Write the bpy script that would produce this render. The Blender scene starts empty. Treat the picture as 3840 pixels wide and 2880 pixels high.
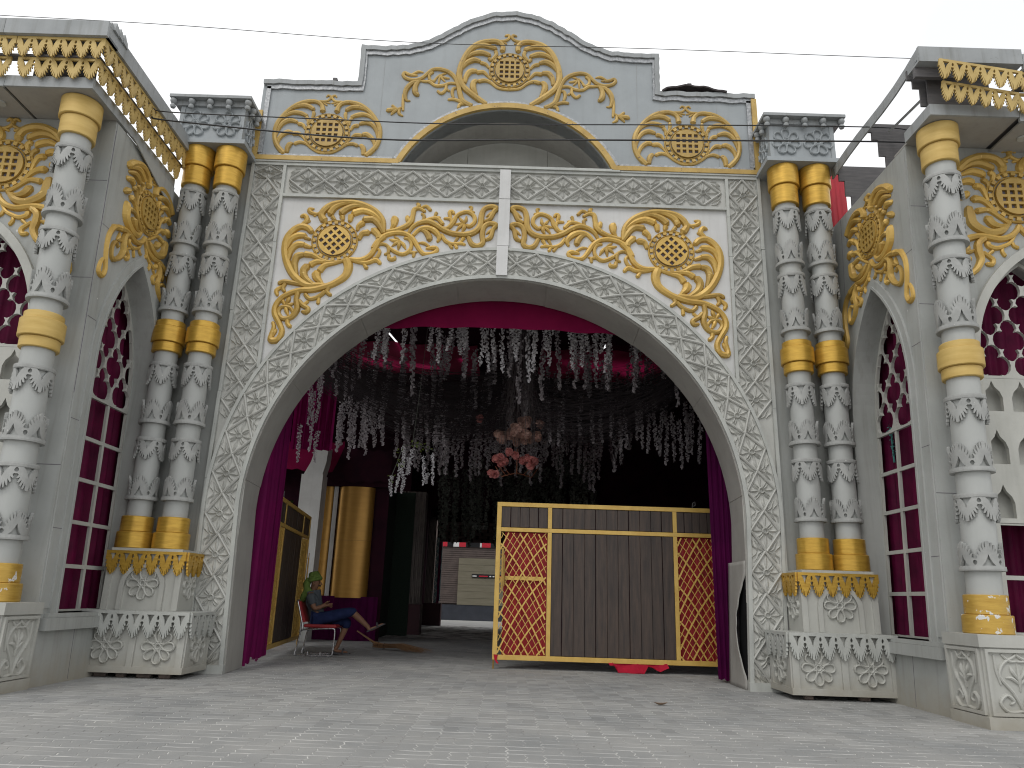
import bpy, bmesh, math, random
from math import sin, cos, pi, radians, sqrt, atan2, floor
from mathutils import Vector, Matrix, noise
from mathutils.geometry import tessellate_polygon, delaunay_2d_cdt

random.seed(7)
SC = bpy.context.scene
COL = SC.collection
# ------------------------------------------------------------------ camera
cam_d = bpy.data.cameras.new('camera'); cam = bpy.data.objects.new('camera', cam_d); COL.objects.link(cam)
SC.camera = cam
cam_d.sensor_fit = 'HORIZONTAL'; cam_d.sensor_width = 36.0; cam_d.lens = 36.0 * 2750.0 / 3840.0
cam_d.clip_start = 0.05; cam_d.clip_end = 600
PITCH, YAW, ROLL = 0.283586, -0.001771, 0.032464
CAM = Vector((0.2132, -9.638, 1.0))
_f = Vector((sin(YAW) * cos(PITCH), cos(YAW) * cos(PITCH), sin(PITCH)))
_r = Vector((cos(YAW), -sin(YAW), 0)); _u = _r.cross(_f)
_r2 = _r * cos(ROLL) + _u * sin(ROLL); _u2 = _u * cos(ROLL) - _r * sin(ROLL)
cam.matrix_world = Matrix(((_r2.x, _u2.x, -_f.x, CAM.x), (_r2.y, _u2.y, -_f.y, CAM.y), (_r2.z, _u2.z, -_f.z, CAM.z), (0, 0, 0, 1)))
# ------------------------------------------------------------------ world: thin high overcast over a blue sky
SUN_EL, SUN_AZ = radians(52), radians(205)      # azimuth: 0 = +y, clockwise; sun behind the camera, to its left
W = bpy.data.worlds.new('World'); SC.world = W; W.use_nodes = True
nt = W.node_tree; nt.nodes.clear()
def wn(t, **kw):
    n = nt.nodes.new(t)
    for k, v in kw.items(): setattr(n, k, v)
    return n
w_out = wn('ShaderNodeOutputWorld'); w_bg = wn('ShaderNodeBackground'); w_sky = wn('ShaderNodeTexSky')
w_sky.sky_type = 'NISHITA'; w_sky.sun_disc = False; w_sky.sun_elevation = SUN_EL; w_sky.sun_rotation = SUN_AZ
w_sky.air_density = 1.0; w_sky.dust_density = 0.8; w_sky.ozone_density = 1.0
w_tc = wn('ShaderNodeTexCoord'); w_no = wn('ShaderNodeTexNoise'); w_no.inputs['Scale'].default_value = 1.7
w_no.inputs['Detail'].default_value = 4; w_no.inputs['Roughness'].default_value = 0.5
w_map = wn('ShaderNodeMapping'); w_map.inputs['Location'].default_value = (-2.62, 0.442, -1.30)
w_rm = wn('ShaderNodeMapRange'); w_rm.inputs['From Min'].default_value = 0.36; w_rm.inputs['From Max'].default_value = 0.52
w_rm.inputs['To Min'].default_value = 0.80; w_rm.inputs['To Max'].default_value = 0.99
w_mix = wn('ShaderNodeMix', data_type='RGBA'); w_mix.inputs['B'].default_value = (12.8, 12.9, 13.0, 1)
nt.links.new(w_tc.outputs['Generated'], w_map.inputs['Vector']); nt.links.new(w_map.outputs['Vector'], w_no.inputs['Vector'])
nt.links.new(w_no.outputs['Fac'], w_rm.inputs['Value']); nt.links.new(w_rm.outputs['Result'], w_mix.inputs['Factor'])
nt.links.new(w_sky.outputs['Color'], w_mix.inputs['A']); nt.links.new(w_mix.outputs['Result'], w_bg.inputs['Color'])
w_bg.inputs['Strength'].default_value = 0.1; nt.links.new(w_bg.outputs['Background'], w_out.inputs['Surface'])
# ------------------------------------------------------------------ sun, softened by the cloud
sun_d = bpy.data.lights.new('sun', 'SUN'); sun = bpy.data.objects.new('sun', sun_d); COL.objects.link(sun)
sun_d.energy = 0.9; sun_d.angle = radians(22); sun_d.color = (1.0, 0.97, 0.92)
_sd = Vector((sin(SUN_AZ) * cos(SUN_EL), cos(SUN_AZ) * cos(SUN_EL), sin(SUN_EL)))
sun.rotation_euler = _sd.to_track_quat('Z', 'Y').to_euler()
SC.view_settings.view_transform = 'Standard'; SC.view_settings.look = 'None'
SC.view_settings.exposure = -0.08; SC.view_settings.gamma = 1.0; SC.view_settings.use_curve_mapping = False
SC.render.engine = 'CYCLES'
SC.cycles.filter_width = 1.1; SC.cycles.max_bounces = 8; SC.cycles.diffuse_bounces = 4; SC.cycles.transparent_max_bounces = 12

# ------------------------------------------------------------------ materials
M = {}
def mk(name, c1, c2=None, scale=3.0, rough=0.6, metal=0.0, bump=0.0, bscale=40.0, chips=None, streak=0.0, island=0.0,
       stretch=None, lo=0.35, hi=0.7, spec=None, dirt=None, detail=6.0, transl=0.0):
    """c1..c2 blended by noise; chips=(colour, threshold, scale): flaked-off spots; streak: rain streaks; dirt=(colour, height)"""
    m = bpy.data.materials.new(name); m.use_nodes = True; t = m.node_tree; N = t.nodes; L = t.links
    b = N['Principled BSDF']; b.inputs['Roughness'].default_value = rough; b.inputs['Metallic'].default_value = metal
    if spec is not None: b.inputs['Specular IOR Level'].default_value = spec
    geo = N.new('ShaderNodeNewGeometry'); vec = geo.outputs['Position']
    def noi(sc, st=None, det=detail):
        n = N.new('ShaderNodeTexNoise'); n.inputs['Scale'].default_value = sc; n.inputs['Detail'].default_value = det; n.inputs['Roughness'].default_value = 0.6
        if st:
            mp = N.new('ShaderNodeMapping'); mp.inputs['Scale'].default_value = st; L.new(vec, mp.inputs['Vector']); L.new(mp.outputs['Vector'], n.inputs['Vector'])
        else: L.new(vec, n.inputs['Vector'])
        return n.outputs['Fac']
    def ramp(src, a, bb, to0=0.0, to1=1.0):
        r = N.new('ShaderNodeMapRange'); r.inputs['From Min'].default_value = a; r.inputs['From Max'].default_value = bb
        r.inputs['To Min'].default_value = to0; r.inputs['To Max'].default_value = to1; L.new(src, r.inputs['Value']); return r.outputs['Result']
    def mix(fac, A, B, mode='MIX'):
        n = N.new('ShaderNodeMix'); n.data_type = 'RGBA'; n.blend_type = mode
        for s, v in (('Factor', fac), ('A', A), ('B', B)):
            if isinstance(v, (int, float)): n.inputs[s].default_value = v
            elif isinstance(v, tuple): n.inputs[s].default_value = (*v, 1)
            else: L.new(v, n.inputs[s])
        return n.outputs['Result']
    col = mix(ramp(noi(scale, stretch), lo, hi), c1, c2 if c2 else tuple(min(1, v * 0.82) for v in c1))
    if island:
        col = mix(ramp(geo.outputs['Random Per Island'], 0, 1), col, mix(1.0, col, (1 - island,) * 3, 'MULTIPLY'))
    if streak:
        s = ramp(noi(2.2, (6, 6, 0.35), 5), 0.5, 0.72, 0, streak)
        col = mix(s, col, mix(1.0, col, (0.62, 0.6, 0.55), 'MULTIPLY'))
        s2 = ramp(noi(28, None, 3), 0.66, 0.74, 0, streak * 0.7)
        col = mix(s2, col, mix(1.0, col, (0.6, 0.58, 0.52), 'MULTIPLY'))
    if dirt:
        sep = N.new('ShaderNodeSeparateXYZ'); L.new(vec, sep.inputs['Vector'])
        add = N.new('ShaderNodeMath'); add.operation = 'MULTIPLY_ADD'; L.new(noi(5), add.inputs[0]); add.inputs[1].default_value = -dirt[1]; L.new(sep.outputs['Z'], add.inputs[2])
        col = mix(ramp(add.outputs['Value'], -dirt[1] * 0.55, dirt[1] * 0.25, 0.75, 0), col, dirt[0])
    if chips:
        cf = ramp(noi(chips[2], None, 8), chips[1], chips[1] + 0.015)
        col = mix(cf, col, chips[0])
        if metal:
            mm = N.new('ShaderNodeMath'); mm.operation = 'MULTIPLY_ADD'; L.new(cf, mm.inputs[0]); mm.inputs[1].default_value = -metal; mm.inputs[2].default_value = metal
            L.new(mm.outputs['Value'], b.inputs['Metallic'])
    L.new(col, b.inputs['Base Color'])
    rr = N.new('ShaderNodeMapRange'); rr.inputs['To Min'].default_value = max(0.05, rough - 0.1); rr.inputs['To Max'].default_value = min(1, rough + 0.12)
    L.new(noi(scale * 3), rr.inputs['Value']); L.new(rr.outputs['Result'], b.inputs['Roughness'])
    if bump:
        bp = N.new('ShaderNodeBump'); bp.inputs['Strength'].default_value = 0.6; bp.inputs['Distance'].default_value = bump
        L.new(noi(bscale), bp.inputs['Height']); L.new(bp.outputs['Normal'], b.inputs['Normal'])
    if transl:
        tr = N.new('ShaderNodeBsdfTranslucent'); L.new(col, tr.inputs['Color']); ms = N.new('ShaderNodeMixShader'); ms.inputs['Fac'].default_value = transl
        L.new(b.outputs['BSDF'], ms.inputs[1]); L.new(tr.outputs['BSDF'], ms.inputs[2]); L.new(ms.outputs['Shader'], N['Material Output'].inputs['Surface'])
    M[name] = m; return m

DUST = (0.30, 0.27, 0.21)
mk('stone_paint', (0.45, 0.45, 0.415), (0.37, 0.37, 0.34), 2.0, 0.62, bump=0.002, streak=0.2, dirt=(DUST, 0.35))
mk('relief_paint', (0.55, 0.55, 0.515), (0.45, 0.45, 0.42), 3.0, 0.6, bump=0.0015, streak=0.3, dirt=(DUST, 0.3), chips=((0.62, 0.62, 0.60), 0.70, 16), island=0.22)
mk('strip_paint', (0.46, 0.47, 0.44), (0.37, 0.38, 0.36), 3.0, 0.55, streak=0.3, chips=((0.16, 0.15, 0.14), 0.70, 13))
mk('panel_white', (0.60, 0.60, 0.595), (0.50, 0.50, 0.49), 1.3, 0.6, streak=0.18, bump=0.001)
mk('pediment_paint', (0.325, 0.352, 0.365), (0.275, 0.298, 0.31), 1.5, 0.55, streak=0.14, bump=0.001)
mk('soffit_paint', (0.36, 0.35, 0.325), (0.30, 0.29, 0.27), 2.0, 0.65, streak=0.25)
mk('wing_paint', (0.385, 0.395, 0.38), (0.30, 0.31, 0.295), 1.1, 0.6, streak=0.42, bump=0.0015, dirt=(DUST, 0.5), chips=((0.6, 0.6, 0.58), 0.735, 7))
mk('shaft_paint', (0.41, 0.42, 0.405), (0.355, 0.365, 0.35), 1.2, 0.5, streak=0.08)
mk('collar_paint', (0.38, 0.385, 0.37), (0.28, 0.285, 0.275), 6, 0.6, bump=0.001, chips=((0.6, 0.6, 0.58), 0.70, 18))
mk('cornice_paint', (0.33, 0.345, 0.35), (0.26, 0.275, 0.28), 2.5, 0.6, streak=0.6)
mk('raw_board', (0.125, 0.118, 0.118), (0.08, 0.077, 0.08), 4, 0.75, stretch=(1, 1, 8), bump=0.002)
mk('tinsel', (0.42, 0.43, 0.44), (0.20, 0.21, 0.22), 22, 0.42, metal=0.35, bump=0.006, bscale=60)
mk('gold_relief', (0.66, 0.435, 0.11), (0.49, 0.30, 0.065), 4, 0.42, metal=0.2, bump=0.001, chips=((0.66, 0.47, 0.16), 0.66, 12), island=0.3)
mk('gold_worn', (0.58, 0.395, 0.12), (0.43, 0.28, 0.075), 5, 0.5, metal=0.12, bump=0.001, chips=((0.20, 0.13, 0.07), 0.645, 22), island=0.25)
mk('gold_ring', (0.62, 0.385, 0.065), (0.47, 0.27, 0.04), 6, 0.36, metal=0.5, stretch=(1, 1, 6), bump=0.002, bscale=25, chips=((0.30, 0.17, 0.04), 0.72, 20))
mk('gold_ring_chalky', (0.58, 0.41, 0.135), (0.48, 0.32, 0.085), 3, 0.55, metal=0.15, stretch=(1, 1, 5))
mk('gold_ring_flaked', (0.56, 0.36, 0.075), (0.44, 0.26, 0.045), 6, 0.42, metal=0.4, stretch=(1, 1, 7), bump=0.003, bscale=18, chips=((0.62, 0.62, 0.60), 0.60, 9))
mk('gold_trim', (0.56, 0.41, 0.15), (0.42, 0.29, 0.09), 5, 0.55, metal=0.05, chips=((0.30, 0.22, 0.10), 0.72, 14))
mk('gold_gate', (0.66, 0.44, 0.115), (0.56, 0.35, 0.08), 6, 0.42, metal=0.15)
mk('gold_handle', (0.42, 0.26, 0.07), None, 6, 0.4, metal=0.6)
mk('hole_dark', (0.16, 0.14, 0.17), (0.10, 0.09, 0.10), 8, 0.8)
mk('hollow_shade', (0.012, 0.012, 0.013), None, 5, 0.9, spec=0.05)  # near-black colour standing in for the shade behind the torn board
mk('magenta_cloth', (0.26, 0.008, 0.10), (0.20, 0.006, 0.08), 3, 0.8, spec=0.1, transl=0.25)
mk('purple_cloth', (0.085, 0.003, 0.052), (0.06, 0.003, 0.04), 3, 0.8, spec=0.1, transl=0.25)
mk('plum_cloth', (0.14, 0.003, 0.062), (0.10, 0.003, 0.05), 3, 0.75, spec=0.15)
mk('valance_cloth', (0.20, 0.008, 0.050), (0.16, 0.006, 0.042), 3, 0.85, spec=0.05)
mk('red_cloth', (0.42, 0.012, 0.035), (0.30, 0.008, 0.025), 5, 0.75, spec=0.15)
mk('red_roof_cloth', (0.36, 0.014, 0.08), (0.24, 0.008, 0.05), 3, 0.8, transl=0.25)
mk('window_curtain', (0.11, 0.002, 0.034), (0.06, 0.002, 0.022), 4, 0.7, spec=0.2)
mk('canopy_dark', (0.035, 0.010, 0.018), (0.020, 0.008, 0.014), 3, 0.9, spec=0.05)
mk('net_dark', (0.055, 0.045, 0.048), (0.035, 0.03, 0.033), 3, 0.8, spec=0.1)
mk('bead_string', (0.25, 0.22, 0.22), (0.12, 0.10, 0.11), 9, 0.4)
mk('wood_plank', (0.085, 0.058, 0.045), (0.034, 0.026, 0.023), 5.0, 0.55, stretch=(5, 5, 0.45), bump=0.002, bscale=20, island=0.25, lo=0.3, hi=0.7)
mk('paver', (0.365, 0.36, 0.345), (0.245, 0.25, 0.25), 1.0, 0.8, bump=0.004, bscale=90, island=0.20, lo=0.32, hi=0.70, detail=9)
mk('joint_sand', (0.64, 0.63, 0.60), (0.18, 0.17, 0.16), 2.2, 0.9, lo=0.46, hi=0.60)
mk('concrete_ground', (0.26, 0.255, 0.24), (0.20, 0.195, 0.18), 1.5, 0.85, bump=0.004)
mk('court_floor', (0.50, 0.50, 0.48), (0.42, 0.42, 0.40), 2, 0.6)

ORD = 'first second third fourth fifth sixth seventh eighth ninth tenth eleventh twelfth thirteenth fourteenth fifteenth sixteenth seventeenth eighteenth nineteenth twentieth'.split()
ORD += ['twenty-' + w for w in ORD[:9]] + ['thirtieth'] + ['thirty-' + w for w in ORD[:9]]
# ------------------------------------------------------------------ mesh helpers
class MB:
    def __init__(s): s.v = []; s.f = []
    def quad(s, a, b, c, d):
        i = len(s.v); s.v += [a, b, c, d]; s.f.append((i, i + 1, i + 2, i + 3))
    def box(s, x0, x1, y0, y1, z0, z1):
        i = len(s.v)
        s.v += [(x0, y0, z0), (x1, y0, z0), (x1, y1, z0), (x0, y1, z0), (x0, y0, z1), (x1, y0, z1), (x1, y1, z1), (x0, y1, z1)]
        s.f += [(i, i + 3, i + 2, i + 1), (i + 4, i + 5, i + 6, i + 7), (i, i + 1, i + 5, i + 4), (i + 1, i + 2, i + 6, i + 5), (i + 2, i + 3, i + 7, i + 6), (i + 3, i, i + 4, i + 7)]
        return s
    def extr(s, loops, mapf, d0, d1, back=True):
        """2-D loops (outer, holes...) extruded between d0 and d1 through mapf(u, v, d)"""
        pts = [Vector((u, v, 0)) for lp in loops for (u, v) in lp]
        if len(loops) > 1:                       # robust fill: constrained triangulation, holes dropped by an even-odd test
            ed = []; o = 0
            for lp in loops:
                m = len(lp); ed += [(o + k, o + (k + 1) % m) for k in range(m)]; o += m
            cv, _e, cf, *_ = delaunay_2d_cdt([p.to_2d() for p in pts], ed, [], 0, 1e-5)
            bb = [(min(q[1] for q in lp), max(q[1] for q in lp), lp) for lp in loops]; tris = []
            for f in cf:
                x = sum(cv[q].x for q in f) / len(f); y = sum(cv[q].y for q in f) / len(f); c = False
                for (lo_, hi_, lp) in bb:
                    if lo_ <= y <= hi_:
                        for k in range(len(lp)):
                            (xa, ya), (xb, yb_) = lp[k - 1], lp[k]
                            if (ya > y) != (yb_ > y) and x < (xb - xa) * (y - ya) / (yb_ - ya) + xa: c = not c
                if c: tris.append(f)
            i = len(s.v); s.v += [mapf(p.x, p.y, d0) for p in cv]; s.f += [tuple(i + q for q in f) for f in tris]
            if back: j = len(s.v); s.v += [mapf(p.x, p.y, d1) for p in cv]; s.f += [tuple(j + q for q in f)[::-1] for f in tris]
            i = len(s.v); s.v += [mapf(p.x, p.y, d0) for p in pts]; j = len(s.v); s.v += [mapf(p.x, p.y, d1) for p in pts]
        else:
            tris = tessellate_polygon([[Vector((u, v, 0)) for (u, v) in lp] for lp in loops])
            i = len(s.v)
            s.v += [mapf(p.x, p.y, d0) for p in pts]; s.f += [(i + a, i + b, i + c) for a, b, c in tris]
            j = len(s.v); s.v += [mapf(p.x, p.y, d1) for p in pts]
            if back: s.f += [(j + a, j + c, j + b) for a, b, c in tris]
        o = 0
        for lp in loops:
            m = len(lp)
            for k in range(m):
                a, b = o + k, o + (k + 1) % m
                s.f.append((i + a, i + b, j + b, j + a))
            o += m
        return s
    def lathe(s, prof, cx, cy, n=28):
        i = len(s.v); m = len(prof)
        for (r, z) in prof:
            for k in range(n):
                a = 2 * pi * k / n; s.v.append((cx + r * cos(a), cy + r * sin(a), z))
        for q in range(m - 1):
            for k in range(n):
                s.f.append((i + q * n + k, i + q * n + (k + 1) % n, i + (q + 1) * n + (k + 1) % n, i + (q + 1) * n + k))
        s.f.append(tuple(i + k for k in range(n))[::-1]); s.f.append(tuple(i + (m - 1) * n + k for k in range(n)))
        return s
    def tube(s, pts, r, n=6, closed=False):
        P = [Vector(p) for p in pts]; m = len(P); i = len(s.v)
        rs = r if isinstance(r, (list, tuple)) else [r] * m
        up = Vector((0, 0, 1)); prev = None
        for k in range(m):
            t = (P[(k + 1) % m] - P[k - 1]) if closed else (P[min(k + 1, m - 1)] - P[max(k - 1, 0)])
            t = t.normalized() if t.length > 1e-9 else Vector((0, 0, 1))
            if prev is None: a = t.cross(up if abs(t.z) < 0.9 else Vector((1, 0, 0))).normalized()
            else:
                a = prev - t * prev.dot(t); a = a.normalized() if a.length > 1e-6 else t.orthogonal().normalized()
            prev = a; b = t.cross(a)
            for q in range(n):
                an = 2 * pi * q / n; s.v.append(tuple(P[k] + (a * cos(an) + b * sin(an)) * rs[k]))
        for k in range(m if closed else m - 1):
            k2 = (k + 1) % m
            for q in range(n): s.f.append((i + k * n + q, i + k * n + (q + 1) % n, i + k2 * n + (q + 1) % n, i + k2 * n + q))
        if not closed:
            s.f.append(tuple(i + q for q in range(n))[::-1]); s.f.append(tuple(i + (m - 1) * n + q for q in range(n)))
        return s
    def stroke(s, pts, mapf, hk=0.5, hmax=0.05, d0=0.0, n=4, prof=5, rnd=0.35):
        P = spline(pts, n)
        if len(P) < 2: return s
        def ext(a, b):
            dx, dy = a[0] - b[0], a[1] - b[1]; l = sqrt(dx * dx + dy * dy) or 1
            return (a[0] + dx / l * a[2] * rnd, a[1] + dy / l * a[2] * rnd, a[2] * 0.3)
        P = [ext(P[0], P[1])] + P + [ext(P[-1], P[-2])]
        cs = [(-0.5, 0), (-0.36, 0.72), (0, 1), (0.36, 0.72), (0.5, 0)] if prof == 5 else [(-0.5, 0), (0, 1), (0.5, 0)]
        i = len(s.v); c = len(cs); m = len(P)
        for k in range(m):
            a, b = P[max(k - 1, 0)], P[min(k + 1, m - 1)]
            tx, ty = b[0] - a[0], b[1] - a[1]; l = sqrt(tx * tx + ty * ty) or 1; nx, ny = -ty / l, tx / l
            w = P[k][2]; h = min(w * hk, hmax)
            for (o, hh) in cs: s.v.append(mapf(P[k][0] + nx * o * w, P[k][1] + ny * o * w, d0 + hh * h))
        for k in range(m - 1):
            for q in range(c - 1): s.f.append((i + k * c + q, i + k * c + q + 1, i + (k + 1) * c + q + 1, i + (k + 1) * c + q))
        s.f.append(tuple(i + q for q in range(c))); s.f.append(tuple(i + (m - 1) * c + q for q in range(c))[::-1])
        return s
    def ribbon(s, path, w, mapf, d0, d1, closed=False):
        """flat moulding of width w to the left of a 2-D path, between depths d0 and d1"""
        m = len(path); inner = []
        for k in range(m):
            a = path[k - 1] if (k or closed) else None; b = path[(k + 1) % m] if (k < m - 1 or closed) else None; p = path[k]
            def nrm(u, v):
                dx, dy = v[0] - u[0], v[1] - u[1]; l = sqrt(dx * dx + dy * dy) or 1; return (-dy / l, dx / l)
            if a is None: nx, ny = nrm(p, b); sc = 1
            elif b is None: nx, ny = nrm(a, p); sc = 1
            else:
                n1, n2 = nrm(a, p), nrm(p, b); nx, ny = n1[0] + n2[0], n1[1] + n2[1]; l = sqrt(nx * nx + ny * ny) or 1; nx, ny = nx / l, ny / l
                sc = 1 / max(0.35, nx * n1[0] + ny * n1[1])
            inner.append((p[0] + nx * w * sc, p[1] + ny * w * sc))
        i = len(s.v)
        for k in range(m):
            s.v += [mapf(*path[k], d0), mapf(*path[k], d1), mapf(*inner[k], d1), mapf(*inner[k], d0)]
        for k in range(m if closed else m - 1):
            a = i + 4 * k; b = i + 4 * ((k + 1) % m)
            for q in range(4): s.f.append((a + q, b + q, b + (q + 1) % 4, a + (q + 1) % 4))
        if not closed: s.f.append((i, i + 1, i + 2, i + 3)); s.f.append((i + 4 * m - 4, i + 4 * m - 1, i + 4 * m - 2, i + 4 * m - 3))
        return s
def spline(pts, n):
    if len(pts) < 3 or n <= 1: 
        if len(pts) == 2 and n > 1:
            a, b = pts; return [tuple(a[q] + (b[q] - a[q]) * k / 2 for q in range(len(a))) for k in range(3)]
        return [tuple(p) for p in pts]
    out = []; m = len(pts)
    for k in range(m - 1):
        p0, p1, p2, p3 = pts[max(k - 1, 0)], pts[k], pts[k + 1], pts[min(k + 2, m - 1)]
        for j in range(n):
            t = j / n
            out.append(tuple(0.5 * (2 * b + (c - a) * t + (2 * a - 5 * b + 4 * c - d) * t * t + (3 * b - a - 3 * c + d) * t ** 3) for a, b, c, d in zip(p0, p1, p2, p3)))
    out.append(tuple(pts[-1])); return out
def mesh(name, mb, mat, xf=None, smooth=False):
    me = bpy.data.meshes.new(name); vs = [xf(*v) for v in mb.v] if xf else [tuple(v) for v in mb.v]
    me.from_pydata(vs, [], mb.f); me.update()
    if mat: me.materials.append(M[mat] if isinstance(mat, str) else mat)
    if smooth is True: me.polygons.foreach_set('use_smooth', [True] * len(me.polygons))
    elif smooth: me.polygons.foreach_set('use_smooth', [True] * len(me.polygons)); me.set_sharp_from_angle(angle=radians(smooth))
    return me
def link(name, data, parent=None):
    o = bpy.data.objects.new(name, data); COL.objects.link(o)
    if parent:
        o.parent = parent
        if parent.type == 'EMPTY': o.matrix_parent_inverse = Matrix.Translation(-parent.location)
    return o
def obj(name, mb, mat, parent=None, xf=None, smooth=False): return link(name, mesh(name, mb, mat, xf, smooth), parent)
def tag(o, label=None, cat=None, group=None, kind=None):
    for k, v in (('label', label), ('category', cat), ('group', group), ('kind', kind)):
        if v: o[k] = v
    return o
def thing(name, label, cat, loc=(0, 0, 0), group=None):
    o = link(name, None); o.empty_display_size = 0.2; o.location = loc
    return tag(o, label, cat, group)
def box(name, b, mat, parent=None, xf=None, bev=0.0):
    o = obj(name, MB().box(*b), mat, parent, xf)
    if bev:
        md = o.modifiers.new('edge', 'BEVEL'); md.width = bev; md.segments = 2; md.limit_method = 'ANGLE'
    return o
def dup(o, parent=None, loc=None, rz=None):
    c = o.copy(); COL.objects.link(c); mpi = o.matrix_parent_inverse.copy(); c.parent = parent; c.matrix_parent_inverse = mpi
    if loc is not None: c.location = loc
    if rz is not None: c.rotation_euler = (0, 0, rz)
    for ch in list(o.children):
        if ch is not c: dup(ch, c)
    return c
def arc(cx, cz, r, a0, a1, n): return [(cx + r * cos(a0 + (a1 - a0) * k / n), cz + r * sin(a0 + (a1 - a0) * k / n)) for k in range(n + 1)]
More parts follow.
